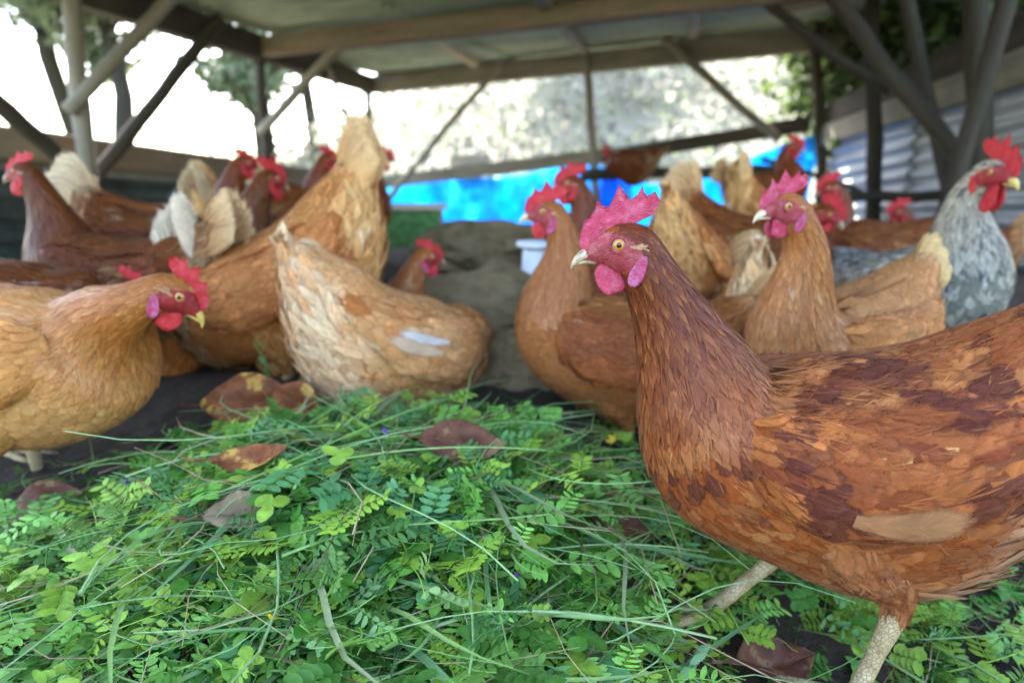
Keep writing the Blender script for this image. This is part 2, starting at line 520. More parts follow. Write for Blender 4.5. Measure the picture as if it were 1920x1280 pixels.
def log(name, p, q, r0, r1, mat, parent, seed=0, bow=0.016, n=18, seg=12, rough=.2):
    p, q = np.asarray(p, float), np.asarray(q, float)
    if name == 'post':                       # runs down into the ground
        gz = float(ground_z(np.array([q[0]]), np.array([q[1]]))[0]) - .05
        q = p + (q - p) * ((p[2] - gz) / (p[2] - q[2]))
    t = np.linspace(0, 1, n)
    pts = p + (q - p) * t[:, None]
    L = np.linalg.norm(q - p)
    w = np.stack([fbm(np.stack([t * 3 + seed * 7.7, t * 0 + i * 5, t * 0], 1), 2) - .5 for i in range(3)], 1) * bow * L * 2
    w -= w[0] * (1 - t)[:, None] + w[-1] * t[:, None]
    V, F = tube_arrays(pts + w, (r0 + (r1 - r0) * t) * .70, seg, 1.0, rough, seed)
    g = Geo(); g.add(V, F, None, uv_tube(n, seg, L))
    return g.build(name, mat, parent)

def plank(name, p, q, w, h, mat, parent, up=(0, 0, 1), seed=0, jitter=.004):
    """sawn board from p to q, w wide (sideways), h high, with slightly uneven edges"""
    p, q = np.asarray(p, float), np.asarray(q, float)
    f = nrm(q - p); s = nrm(np.cross(f, np.asarray(up, float))); u = np.cross(s, f)
    n = 9
    t = np.linspace(0, 1, n); L = np.linalg.norm(q - p)
    cs = np.array([(-.5, -.5), (-.44, -.5), (.44, -.5), (.5, -.5), (.5, -.42), (.5, .42), (.5, .5), (.44, .5), (-.44, .5), (-.5, .5), (-.5, .42), (-.5, -.42)])
    cs = cs * np.array([w, h])
    cs[[0, 3, 6, 9]] *= .94
    rg_ = np.random.default_rng(seed + 11)
    V = p + (q - p) * t[:, None]
    V = V[:, None] + s * cs[None, :, 0:1] + u * cs[None, :, 1:2]
    V = V + (fbm(V.reshape(-1, 3) * 9 + seed, 2).reshape(n, 12, 1) - .5) * 2 * jitter * (s + u)
    m = 12
    F = grid_faces(n, m, True)
    caps = np.array([list(range(m))[::-1], [(n - 1) * m + j for j in range(m)]])
    g = Geo()
    uu = np.repeat(t * L, m); vv = np.tile(np.arange(m) / m * .4, n)
    g.add(V.reshape(-1, 3), [F, caps], None, np.stack([uu, vv], 1))
    o = g.build(name, mat, parent, smooth=False)
    return o

def corrugated(name, p00, p10, p01, mat, parent, pitch=.075, amp=.016, along=0, nx=4, seed=0, sag=.0):
    """sheet p00->p10 (u), p00->p01 (v); ridges run along u (along=0)"""
    p00, p10, p01 = [np.asarray(a, float) for a in (p00, p10, p01)]
    eu, ev = p10 - p00, p01 - p00
    N = nrm(np.cross(eu, ev))
    Lv = np.linalg.norm(ev)
    nv = int(Lv / pitch * 8) + 1
    u = np.linspace(0, 1, nx * 3); v = np.linspace(0, 1, nv)
    V = p00 + eu * u[:, None, None] + ev * v[None, :, None]
    V = V + N * (amp * np.sin(v * Lv / pitch * 2 * math.pi))[None, :, None]
    V = V + N * ((fbm(V.reshape(-1, 3) * 1.2 + seed, 2) - .5) * .012).reshape(len(u), nv, 1)
    return make_mesh(name, V.reshape(-1, 3), grid_faces(len(u), nv), mat, parent, True)

# key corners, found from where the timbers stand
BL = PX(690, 158, 4.5); BR = PX(1530, 72, 3.5)
EL2 = PX(490, 92, 3.2); EL1 = PX(395, 40, 2.75); EL0 = PX(300, -40, 2.4)
eave = nrm(BL - EL1)
# left wall posts and braces
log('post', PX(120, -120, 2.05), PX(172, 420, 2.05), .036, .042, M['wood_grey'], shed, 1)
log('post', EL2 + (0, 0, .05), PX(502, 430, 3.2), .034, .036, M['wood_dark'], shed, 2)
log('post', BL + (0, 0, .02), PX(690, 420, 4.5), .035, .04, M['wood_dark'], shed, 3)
log('brace', PX(128, 208, 2.0), PX(345, -30, 2.3), .032, .032, M['wood_grey'], shed, 4)
log('brace', PX(150, 360, 2.12), PX(412, 38, 2.7), .034, .036, M['wood_dark'], shed, 5, bow=.02)
log('brace', PX(-40, 165, 1.6), PX(170, 345, 1.95), .036, .034, M['wood_dark'], shed, 6)
log('brace', PX(488, 250, 3.15), PX(668, 58, 3.0), .034, .032, M['wood_grey'], shed, 7)
log('brace', PX(612, 120, 3.75), PX(668, 270, 4.1), .022, .022, M['wood_grey'], shed, 8)
log('brace', PX(720, 385, 4.15), PX(945, 112, 4.0), .028, .028, M['wood_grey'], shed, 9)
log('brace', PX(1245, 75, 3.75), PX(1462, 262, 3.5), .036, .036, M['wood_grey'], shed, 10)
log('post', PX(1096, 95, 3.95), PX(1122, 420, 3.95), .036, .04, M['wood_grey'], shed, 11, bow=.02)
log('post', PX(1526, 20, 3.45), PX(1545, 470, 3.45), .035, .045, M['wood_dark'], shed, 12)
log('post', PX(1640, -60, 2.7), PX(1636, 520, 2.7), .038, .045, M['bark'], shed, 13, bow=.02)
log('post', PX(1685, -60, 2.3), PX(1795, 400, 2.2), .034, .034, M['wood_dark'], shed, 14)
log('brace', PX(1535, -40, 2.35), PX(1812, 315, 2.05), .038, .042, M['wood_dark'], shed, 15)
log('brace', PX(1405, -20, 2.6), PX(1668, 172, 2.5), .028, .028, M['wood_dark'], shed, 16)
log('post', PX(1905, -60, 1.72), PX(1808, 275, 1.75), .034, .034, M['bark'], shed, 17)
log('post', PX(1835, -60, 1.9), PX(1840, 560, 1.9), .045, .05, M['bark'], shed, 18)
# beams
def shift(a, dz): return np.asarray(a, float) + (0, 0, dz)
eo_ = nrm(BL - EL2)
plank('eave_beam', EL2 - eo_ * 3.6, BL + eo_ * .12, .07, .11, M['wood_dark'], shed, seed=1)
bo_ = nrm(BR - BL)
plank('rear_beam', BL - bo_ * .05 + (0, .05, 0), BR + bo_ * .25 + (0, .05, 0), .07, .115, M['wood_grey'], shed, seed=2)
PL = PX(498, 88, 3.12); PRr = PX(1420, -12, 2.55)
po_ = nrm(PRr - PL)
plank('purlin', PL, PRr + po_ * .9, .06, .085, M['wood_brown'], shed, seed=3)
# roof surface passes above the beams; it is fitted through three points
r0, r1, r2 = BL + (0, 0, .075), BR + (0, 0, .085), PL + (0, 0, .07)
RN = nrm(np.cross(r1 - r0, r2 - r0)); RN = RN * np.sign(RN[2])
def roof_z(x, y):
    return r0[2] - (RN[0] * (x - r0[0]) + RN[1] * (y - r0[1])) / RN[2]
def RP(x, y, dz=0.0): return np.array([x, y, roof_z(x, y) + dz])
ridge = nrm(np.array([bo_[0], bo_[1], 0]))
back = np.array([-ridge[1], ridge[0], 0])
base = np.array([BL[0], BL[1], 0])
def RQ(u, v, dz=0.0):
    p = base + ridge * u + back * v
    return RP(p[0], p[1], dz)
ROOF_FRONT = -3.45
u2_ = float((EL2 - base - (0, 0, EL2[2]))[:2] @ ridge[:2]); v2_ = float((EL2 - base)[:2] @ back[:2])
def u_eave(v): return v / v2_ * u2_
for i, (u0, u1) in enumerate(((-.35, 1.05), (1.0, 2.1), (2.05, 3.15))):
    for j, (v0, v1) in enumerate(((.22, -1.15), (-1.05, -2.35), (-2.25, ROOF_FRONT))):
        dz = .012 * (i % 2) + .014 * (j % 2)
        if i == 0: u0 = max(u_eave(v0), u_eave(v1)) - .2
        if u0 > u1: continue
        corrugated('roof_sheet', RQ(u0, v0, dz), RQ(u1, v0, dz), RQ(u0, v1, dz), M['roof'], shed, seed=i * 7 + j)
for k_, (a, b) in enumerate((((700, -8), (885, 112)), ((1036, 18), (1092, 88)), ((1312, -20), (1300, 62)))):
    A_, B_ = PX(*a, 2.95 - .1 * k_), PX(*b, 4.05 - .22 * k_)
    d_ = nrm(B_ - A_)
    plank('rafter', A_ - d_ * .5, B_ + d_ * .05, .05, .06, M['wood_grey'] if k_ else M['pale_wood'], shed, seed=20 + k_)
plank('rafter', PX(1450, 22, 2.9), PX(1700, -30, 2.7), .04, .05, M['pale_wood'], shed, seed=31)
# lower rails and wall sheets
LW0, LW1 = PX(-160, 250, 1.75), PX(682, 345, 4.42)
plank('rail', LW0, LW1 + (0, 0, 0), .05, .10, M['wood_brown'], shed, seed=5)
lo_d = nrm(LW1 - LW0)
for i in range(3):
    a = LW0 + (LW1 - LW0) * (i / 3.0) + (-.05, .02 + .012 * (i % 2), -.03); b = LW0 + (LW1 - LW0) * ((i + 1) / 3.0 + .02) + (-.05, .02 + .012 * (i % 2), -.03)
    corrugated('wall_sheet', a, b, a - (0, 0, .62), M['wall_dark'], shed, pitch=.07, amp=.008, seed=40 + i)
RB0, RB1, RB2 = PX(690, 345, 4.45), PX(1130, 292, 3.98), PX(1500, 240, 3.5)
plank('rail', RB0, RB1, .05, .085, M['wood_grey'], shed, seed=6)
plank('rail', RB1 + (0, 0.06, -.01), RB2 + (.05, 0, .02), .05, .08, M['wood_dark'], shed, seed=7)
# right wall: boards over corrugated sheets
W0, W1 = PX(1545, 262, 3.42), PX(2000, 112, 1.75)
wdir = nrm(W1 - W0)
for i in range(2):
    a = W0 + (W1 - W0) * (i / 2.0) + (.03 + .012 * i, 0, -.02); b = W0 + (W1 - W0) * ((i + 1) / 2.0 + .03) + (.03 + .012 * i, 0, -.02)
    corrugated('wall_sheet', a, b, a - (0, 0, .85), M['wallsheet'], shed, pitch=.06, amp=.012, seed=50 + i)
plank('wall_board', W0 + (0, 0, .02), W1 + (0, 0, .02), .03, .10, M['wood_grey'], shed, seed=8)
plank('wall_board', W0 + (.01, 0, .13), W1 + (.01, 0, .13), .03, .10, M['wood_dark'], shed, seed=9)
# the side behind the camera stays open; the eave on the right is closed by the wall above

# ------------------------------------------------------------------ blue tarpaulin behind the rear rail
def tarp(p_list, h, name, label, seed):
    top = interp_rows(np.array(p_list), 60)
    v = np.linspace(0, 1, 24)
    V = top[:, None] - np.array([0, 0, 1.0]) * (v * h)[None, :, None]
    q = V.reshape(-1, 3)
    fold = (fbm(np.stack([q[:, 0] * 5 + seed, q[:, 2] * 2, q[:, 1] * 0], 1), 4) - .5) * .20 + (fbm(np.stack([q[:, 0] * 18 + seed, q[:, 2] * 9, q[:, 1] * 0], 1), 3) - .5) * .09
    V = V + (np.array([.2, -1, 0]) * fold.reshape(60, 24, 1)) + np.array([0, 0, 1]) * ((vnoise(q * 4 + seed) - .5) * .03).reshape(60, 24, 1)
    o = make_mesh(name, V.reshape(-1, 3), grid_faces(60, 24), M['tarp'], None, True)
    sm = o.modifiers.new('thickness', 'SOLIDIFY'); sm.thickness = .002
    return tag(o, label, 'tarpaulin', 'blue tarpaulins')
tarp([PX(660, 350, 4.5) , PX(800, 343, 4.42), PX(960, 330, 4.25), PX(1100, 312, 4.1), PX(1180, 318, 4.02)], .50, 'tarpaulin', 'long blue tarpaulin hanging under the rear rail behind the boulders', 3)
tarp([PX(1130, 330, 4.0), PX(1240, 345, 3.9), PX(1340, 330, 3.8), PX(1420, 285, 3.72), PX(1530, 252, 3.62)], .55, 'tarpaulin', 'crumpled blue tarpaulin sagging below the perch in the rear corner', 8)

# ------------------------------------------------------------------ perches
def perch(label, p, q, r0, r1, seed, mat='bark', group='perch poles'):
    o = log('perch_branch', p, q, r0, r1, M[mat], None, seed, bow=.03, rough=.25, n=22)
    return tag(o, label, 'perch', group)
perch('thick rough perch branch in front of the blue tarpaulin', PX(1090, 330, 3.15), PX(1455, 322, 2.9), .045, .035, 21)
perch('thin dark pole slanting down beside the corrugated wall', PX(1430, 300, 2.9), PX(1620, 362, 2.6), .018, .016, 22)
perch('level dark perch pole along the corrugated wall behind the rooster', PX(1560, 372, 2.35), PX(1790, 366, 2.2), .03, .028, 23)
perch('low dark log lying at the foot of the corrugated wall', PX(1560, 480, 2.1), PX(1760, 545, 1.95), .05, .05, 24)

# ------------------------------------------------------------------ boulders, trough, blocks
def boulder(label, c, r, seed, rot=0.0):
    V, F = ellip_arrays(44, 64)
    q = V.copy()
    d = 1 + (fbm(q * 1.3 + seed * 5.1, 5) - .5) * .6 + (fbm(q * 5 + seed, 5) - .5) * .3 - .10 * np.abs(fbm(q * 3 + seed * 2, 3) - .5) ** .5
    V = V * d[:, None]
    V[:, 2] = np.where(V[:, 2] > 0, V[:, 2] * .85, V[:, 2])
    V = V * np.array(r)
    cr, sr = math.cos(rot), math.sin(rot)
    V = np.stack([V[:, 0] * cr - V[:, 1] * sr, V[:, 0] * sr + V[:, 1] * cr, V[:, 2]], 1)
    o = make_mesh('boulder', V, F, M['stone'], None, True)
    o.location = c
    return tag(o, label, 'boulder', 'boulders in the middle of the shed')
boulder('large rounded grey-brown boulder behind the sitting hen', PX(885, 615, 1.22), (.25, .20, .15), 2, .2)
boulder('long low rough boulder in front of the blue tarpaulin', PX(905, 462, 1.80), (.21, .16, .09), 5, -.2)
boulder('dark low boulder between the sitting hen and the hen beside it', PX(985, 745, .98), (.13, .11, .14), 9, .5)

tr_c = PX(772, 415, 2.1)
tro = empty('feed_trough', (tr_c[0], tr_c[1], tr_c[2] - .07), .05)
tag(tro, 'green mossy feed trough with pale wooden rim near the boulders', 'trough')
def lplank(nm, p, q, w, h, mat, seed): return plank(nm, p, q, w, h, M[mat], tro, seed=seed, jitter=.003)
lplank('side', (-.12, -.09, .05), (.10, -.09, .05), .02, .12, 'mossy', 1)
lplank('side', (-.12, .09, .05), (.10, .09, .05), .02, .12, 'mossy', 2)
lplank('end_panel', (-.11, -.078, .05), (-.11, .078, .05), .02, .115, 'mossy', 3)
lplank('end_panel', (.09, -.078, .05), (.09, .078, .05), .02, .115, 'pale_wood', 4)
lplank('rim', (-.13, -.095, .118), (.115, -.095, .118), .035, .016, 'pale_wood', 5)
lplank('rim', (-.13, .095, .118), (.115, .095, .118), .035, .016, 'pale_wood', 6)
lplank('base', (-.10, 0, -.004), (.08, 0, -.004), .15, .012, 'mossy', 7)

def block(label, c, size, seed, rz):
    root_ = empty('concrete_block', c, rz)
    tag(root_, label, 'block')
    w, d, h = size
    plank('shell', (-w / 2, -d / 2, h / 2), (w / 2, -d / 2, h / 2), .03, h, M['concrete'], root_, seed=seed)
    plank('shell', (-w / 2, d / 2, h / 2), (w / 2, d / 2, h / 2), .03, h, M['concrete'], root_, seed=seed + 1)
    for t in (-.48, 0, .48):
        plank('web', (w * t, -d / 2 + .016, h / 2), (w * t, d / 2 - .016, h / 2), .03, h * .98, M['concrete'], root_, seed=seed + 2)
bc = PX(882, 322, 4.36)
block('grey hollow concrete block lying on the rear rail', (bc[0], bc[1] + .02, bc[2] + .02), (.24, .10, .09), 3, math.atan2(bo_[1], bo_[0]))

# white drinker behind the middle hen
dk = PX(990, 478, 1.2)
dr = empty('drinker', (dk[0] + .02, dk[1], dk[2] - .05))
tag(dr, 'small white plastic drinker behind the middle hen', 'drinker')
t_ = np.linspace(0, 2 * math.pi, 25)[:-1]
def lathe(nm, prof, mat, par):
    P_ = np.array(prof)
    V = np.stack([P_[:, 0:1] * np.cos(t_), P_[:, 0:1] * np.sin(t_), P_[:, 1:2] * np.ones(24)], -1).reshape(-1, 3)
    return make_mesh(nm, V, grid_faces(len(P_), 24, True), mat, par, True)
lathe('tank', [(.001, .0), (.034, .0), (.034, .004), (.031, .06), (.030, .062), (.001, .064)], M['white_plastic'], dr)
lathe('lid', [(.001, .066), (.042, .066), (.044, .070), (.042, .076), (.001, .079)], M['white_plastic'], dr)

# ------------------------------------------------------------------ trees, bushes and vines outside
def leaf_cloud(g, centers, size, cols, rg_, n_each, spread, flat=.7):
    n = len(centers) * n_each
    c = np.repeat(centers, n_each, 0) + rg_.normal(0, 1, (n, 3)) * spread * np.array([1, 1, flat])
    d = nrm(rg_.normal(0, 1, (n, 3)) + np.array([0, 0, -.35]))
    up = nrm(rg_.normal(0, .6, (n, 3)) + np.array([0, 0, 1.0]))
    s = nrm(np.cross(d, up)); nn = np.cross(s, d)
    L = size * rg_.uniform(.6, 1.4, n)[:, None]; W = L * .32
    V = np.stack([c, c + d * L * .45 + s * W + nn * L * .06, c + d * L - nn * L * .08, c + d * L * .45 - s * W + nn * L * .06], 1)
    col = np.array(cols)[rg_.integers(0, len(cols), n)] * rg_.uniform(.7, 1.25, (n, 1))
    i = np.arange(n)[:, None] * 4
    F = np.concatenate([i + np.array([[0, 1, 2]]), i + np.array([[0, 2, 3]])])
    g.add(V.reshape(-1, 3), F, np.repeat(col, 4, 0))

def tree(name, label, loc, H, R, seed, cols, nleaf=26, lsize=.11, trunk_r=.12, clear=.3, group='trees outside the shed'):
    rg_ = np.random.default_rng(seed)
    root_ = empty(name, loc)
    tag(root_, label, 'tree', group)
    g = Geo(); tips = []
    def branch(p, d, L, r, lev):
        n = 7
        pts = [p]
        dd = d
        for i in range(n):
            dd = nrm(dd + rg_.normal(0, .13, 3) + np.array([0, 0, .05]))
            pts.append(pts[-1] + dd * L / n)
        pts = np.array(pts)
        V, F = tube_arrays(pts, np.linspace(r, r * .35, n + 1), 7 if lev < 2 else 5, 1, .15, seed)
        g.add(V, F)
        if lev >= 2: tips.extend(pts[2:])
        else:
            for k in range(7 if lev == 0 else 5):
                t = rg_.uniform(clear if lev == 0 else .25, 1)
                b = pts[min(n, int(t * n))]
                a = rg_.uniform(0, 2 * math.pi)
                nd = nrm(np.array([math.cos(a), math.sin(a), rg_.uniform(-.1, .8)]) + dd * .3)
                branch(b, nd, (R if lev == 0 else R * .55) * rg_.uniform(.6, 1.1), r * .42, lev + 1)
    branch(np.zeros(3), np.array([rg_.normal(0, .06), rg_.normal(0, .06), 1]), H, trunk_r, 0)
    g.build('trunk', M['bark'], root_)
    g2 = Geo()
    leaf_cloud(g2, np.array(tips), lsize, cols, rg_, nleaf, R * .10)
    g2.build('crown', M['tree_leaf'], root_, smooth=False)
LC = [(0.05, 0.08, 0.03), (0.07, 0.10, 0.035), (0.10, 0.13, 0.06), (0.04, 0.055, 0.03)]
LP = [(0.18, 0.22, 0.10), (0.25, 0.28, 0.16), (0.13, 0.16, 0.08)]
for a in (('slim leafy tree standing beside the left eave of the shed', (-5.6, 8.2), 6.5, 1.9, 3, LC, 'broadleaf_tree'),
          ('tall thin-crowned tree beyond the post with the crossed brace', (-7.4, 6.4), 7.0, 1.8, 4, LP, 'broadleaf_tree'),
          ('bushy tree behind the left rear corner post', (-3.2, 10.5), 5.0, 1.7, 5, LP, 'broadleaf_tree'),
          ('sparse sapling leaning close to the left rear corner of the shed', (-2.5, 6.6), 3.4, .9, 15, LP, 'broadleaf_tree'),
          ('leafy tree between the left post and the crossed brace', (-4.3, 6.9), 4.6, 1.3, 16, LP, 'broadleaf_tree'),
          ('pale tree on the bank seen through the middle opening', (.3, 12.5), 5.0, 2.0, 6, LP, 'broadleaf_tree'),
          ('dense tree on the bank behind the right rear corner', (4.6, 9.0), 5.0, 2.2, 7, LC, 'broadleaf_tree')):
    x, y = a[1]
    tree(a[6], a[0], (x, y, float(ground_z(np.array([x]), np.array([y]))[0]) - .1), a[2], a[3], a[4], a[5])
# low vegetation on the bank reads as one mass
rg_ = np.random.default_rng(99)
cx = rg_.uniform(-12, 9, 2600); cy = rg_.uniform(5.6, 17, 2600)
cz = ground_z(cx, cy) + rg_.uniform(0, .45, 2600)
g = Geo()
leaf_cloud(g, np.stack([cx, cy, cz], 1), .10, [(0.18, 0.21, 0.12), (0.24, 0.26, 0.18), (0.14, 0.16, 0.11), (0.26, 0.25, 0.21), (0.19, 0.165, 0.155), (0.11, 0.11, 0.09)], rg_, 14, .22)
tag(g.build('undergrowth', M['tree_leaf'], None, smooth=False), 'pale sunlit undergrowth covering the bank outside the shed', 'undergrowth', kind='stuff')
# vine hanging over the right wall
vine = empty('hanging_vine', (0, 0, 0))
tag(vine, 'dark leafy vine hanging over the top of the right wall', 'vine')
gs = Geo(); cen = []
for k_ in range(150):
    y_ = rg_.uniform(1.9, 4.2)
    a = np.array([1.72 + (3.45 - y_) * .06 + rg_.uniform(.0, .5), y_, rg_.uniform(1.25, 1.7)])
    L = rg_.uniform(.2, .75)
    t = np.linspace(0, 1, 9)[:, None]
    pts = a + np.array([0, 0, -L]) * t + np.cumsum(rg_.normal(0, .02, (9, 3)), 0)
    V, F = tube_arrays(pts, .004, 5); gs.add(V, F)
    cen.append(pts)
gs.build('stems', M['bark'], vine)['kind'] = 'stuff'
g2 = Geo()
leaf_cloud(g2, np.concatenate(cen), .07, [(0.05, 0.08, 0.025), (0.07, 0.11, 0.03), (0.12, 0.17, 0.05), (0.035, 0.05, 0.02)], rg_, 12, .08, 1.0)
g2.build('leaves', M['tree_leaf'], vine, smooth=False)['kind'] = 'stuff'
# ------------------------------------------------------------------ birds
class Loft:
    """closed tube through rows of (centre, forward, up, half width, height above, height below)"""
    def __init__(s, C, F, U, a, b1, b2, n=72, m=40):
        R = np.hstack([C, F, U, np.stack([a, b1, b2], 1)])
        R = interp_rows(R, n)
        s.n, s.m = n, m
        s.k = len(C)
        C = R[:, :3]; F = nrm(R[:, 3:6]); U = R[:, 6:9]
        U = nrm(U - F * np.sum(U * F, 1, keepdims=True))
        S = np.cross(U, F)
        th = np.linspace(0, 2 * math.pi, m, endpoint=False)
        ct, st = np.cos(th), np.sin(th)
        r = np.maximum(R[:, 9:12], 0.02)
        b = np.where(ct[None] > 0, r[:, 1:2], r[:, 2:3])
        s.V = C[:, None] + S[:, None] * (r[:, 0:1] * st[None])[..., None] + U[:, None] * (b * ct[None])[..., None]
        s.C = C
        s.sign = 0
        t = np.linspace(0, 2 * math.pi, 400, endpoint=False)
        q = np.linspace(2, n - 3, 400)
        P, _, _, N = s.frame(q, (t * 37) % 6.28)
        cc = C[np.round(q).astype(int)]
        s.sign = 1.0 if np.sum((P - cc) * N) > 0 else -1.0
    def row2s(s, row):
        return row / (s.k - 1) * (s.n - 1)
    def at(s, q, th):
        q = np.clip(q, 0, s.n - 1.001)
        i = q.astype(int); f = (q - i)[:, None]
        t = (th / (2 * math.pi) * s.m) % s.m
        j = t.astype(int) % s.m; g = (t - np.floor(t))[:, None]; j2 = (j + 1) % s.m
        V = s.V
        return (V[i, j] * (1 - f) + V[i + 1, j] * f) * (1 - g) + (V[i, j2] * (1 - f) + V[i + 1, j2] * f) * g
    def frame(s, q, th):
        e = 0.35
        P = s.at(q, th)
        q1, q0 = np.clip(q + e, 0, s.n - 1.01), np.clip(q - e, 0, s.n - 1.01)
        ds = (s.at(q1, th) - s.at(q0, th)) / np.maximum(q1 - q0, 1e-4)[:, None]
        et = 0.06
        dt = (s.at(q, th + et) - s.at(q, th - et)) / (2 * et)
        N = nrm(np.cross(dt, ds))
        cc = s.C[np.clip(np.round(q).astype(int), 0, s.n - 1)]
        sg = np.sign(np.sum((P - cc) * N, 1, keepdims=True)); maj = 1.0 if sg.sum() >= 0 else -1.0
        return P, ds, dt, N * (s.sign if s.sign else 1.0)
    def mesh(s):
        n, m = s.n, s.m
        V = np.vstack([s.V.reshape(-1, 3), s.V[0].mean(0), s.V[-1].mean(0)])
        F = grid_faces(n, m, True)
        j = np.arange(m)
        c0 = np.stack([np.full(m, n * m), (j + 1) % m, j], -1)
        c1 = np.stack([np.full(m, n * m + 1), (n - 1) * m + j, (n - 1) * m + (j + 1) % m], -1)
        return V, [F, np.vstack([c0, c1])]
    def scatter(s, r0, r1, spacing, rg, jit=0.35):
        """staggered samples between control rows r0..r1"""
        q0, q1 = s.row2s(r0), s.row2s(r1)
        qs = np.linspace(q0, q1, 60)
        cen = np.stack([np.interp(qs, np.arange(s.n), s.C[:, i]) for i in range(3)], 1)
        arc = np.concatenate([[0], np.cumsum(np.linalg.norm(np.diff(cen, axis=0), axis=1))])
        rows = max(2, int(arc[-1] / spacing))
        Q, T = [], []
        for r in range(rows):
            q = np.interp((r + 0.5) / rows * arc[-1], arc, qs)
            ring = s.at(np.full(s.m, q), np.linspace(0, 2 * math.pi, s.m, endpoint=False))
            cir = np.linalg.norm(np.diff(np.vstack([ring, ring[:1]]), axis=0), axis=1).sum()
            k = max(4, int(cir / spacing))
            t = (np.arange(k) + 0.5 * (r % 2) + rg.uniform(-jit, jit, k)) / k * 2 * math.pi
            Q.append(np.full(k, q) + rg.uniform(-jit, jit, k) * (q1 - q0) / rows)
            T.append(t)
        return np.concatenate(Q), np.concatenate(T) % (2 * math.pi)

RV = np.array([0, .28, .58, .82, .95, 1.0])
W_ROUND = np.array([.45, .85, 1.0, .88, .55, .16])
W_POINT = np.array([.55, .85, .85, .60, .28, .04])
W_LONG = np.array([.40, .80, 1.0, .95, .62, .18])
CU = np.array([-1.0, 0.0, 1.0])

def feathers_on(geo, loft, q, th, L, W, col, tip, rg, grav=0.0, lift=0.06, h0=0.0, prof=W_ROUND, twist=0.12, tipv=0.55, extra=None, curl=0.10, lite=False):
    """shingled feathers that follow the loft surface from (q, th) towards the rear"""
    n = len(q)
    if n == 0: return
    L = np.broadcast_to(np.asarray(L, float), (n,)); W = np.broadcast_to(np.asarray(W, float), (n,))
    L = L * rg.uniform(.75, 1.22, n); W = W * rg.uniform(.78, 1.2, n)
    tw = rg.normal(0, twist, n)
    P = np.zeros((n, 6, 3)); N = np.zeros((n, 6, 3)); D = np.zeros((n, 6, 3))
    q = q.copy(); th = th.copy()
    pos, ds, dt, nn = loft.frame(q, th)
    gap = np.linalg.norm(np.gradient(loft.C, axis=0), axis=1)[np.clip(np.round(q).astype(int), 0, loft.n - 1)]
    ok = np.linalg.norm(ds, axis=1) > .30 * gap
    if not ok.all():
        col, tip = np.broadcast_to(col, (n, 3))[ok], np.broadcast_to(tip, (n, 3))[ok]
        q, th, L, W, tw, pos, ds, dt, nn = [a_[ok] for a_ in (q, th, L, W, tw, pos, ds, dt, nn)]
        n = len(q)
        P, N, D = P[ok], N[ok], D[ok]
        if n == 0: return
    free = np.zeros(n, bool)
    for k in range(6):
        if k:
            stp = (RV[k] - RV[k - 1]) * L
            a11 = np.sum(ds * ds, 1); a12 = np.sum(ds * dt, 1); a22 = np.sum(dt * dt, 1)
            b1 = np.sum(ds * d, 1); b2 = np.sum(dt * d, 1)
            det = np.maximum(a11 * a22 - a12 * a12, 1e-9)
            q2 = q + np.clip((b1 * a22 - b2 * a12) / det, -60, 60) * stp
            th2 = th + np.clip((a11 * b2 - a12 * b1) / det, -3, 3) * stp
            fr = free | (q2 < 1.5) | (a22 < 0.4)
            pos2, ds2, dt2, nn2 = loft.frame(np.clip(q2, 0, loft.n - 1.01), th2)
            pos = np.where(fr[:, None], pos + d * stp[:, None], pos2)
            nn = np.where(fr[:, None], nn, nn2)
            ds = np.where(fr[:, None], ds, ds2); dt = np.where(fr[:, None], dt, dt2)
            q, th, free = q2, th2, fr
        if k == 0 or True:
            dd = -nrm(ds) + grav * np.array([0, 0, -1.0])
            if extra is not None: dd = dd + extra
            dd = nrm(dd - nn * np.sum(dd * nn, 1, keepdims=True))
            sd = np.cross(nn, dd)
            dd = nrm(dd * np.cos(tw)[:, None] + sd * np.sin(tw)[:, None])
            d = np.where(free[:, None], d, dd) if k else dd
        P[:, k] = pos; N[:, k] = nn; D[:, k] = d
    h = h0 + L[:, None] * lift * RV[None] * rg.uniform(.4, 1.6, n)[:, None]
    P = P + N * h[..., None]
    S = nrm(np.cross(N, D))
    w = W[:, None] * prof[None] * 0.5
    V = P[:, :, None] + S[:, :, None] * (w[..., None] * CU)[..., None] - N[:, :, None] * (w[..., None] * np.abs(CU) * curl)[..., None]
    NN = np.repeat(nrm(N + .0)[:, :, None], 3, 2) + S[:, :, None] * (CU * .10)[None, None, :, None]
    emit(geo, V, col, tip, rg, tipv, nrm(NN), lite)

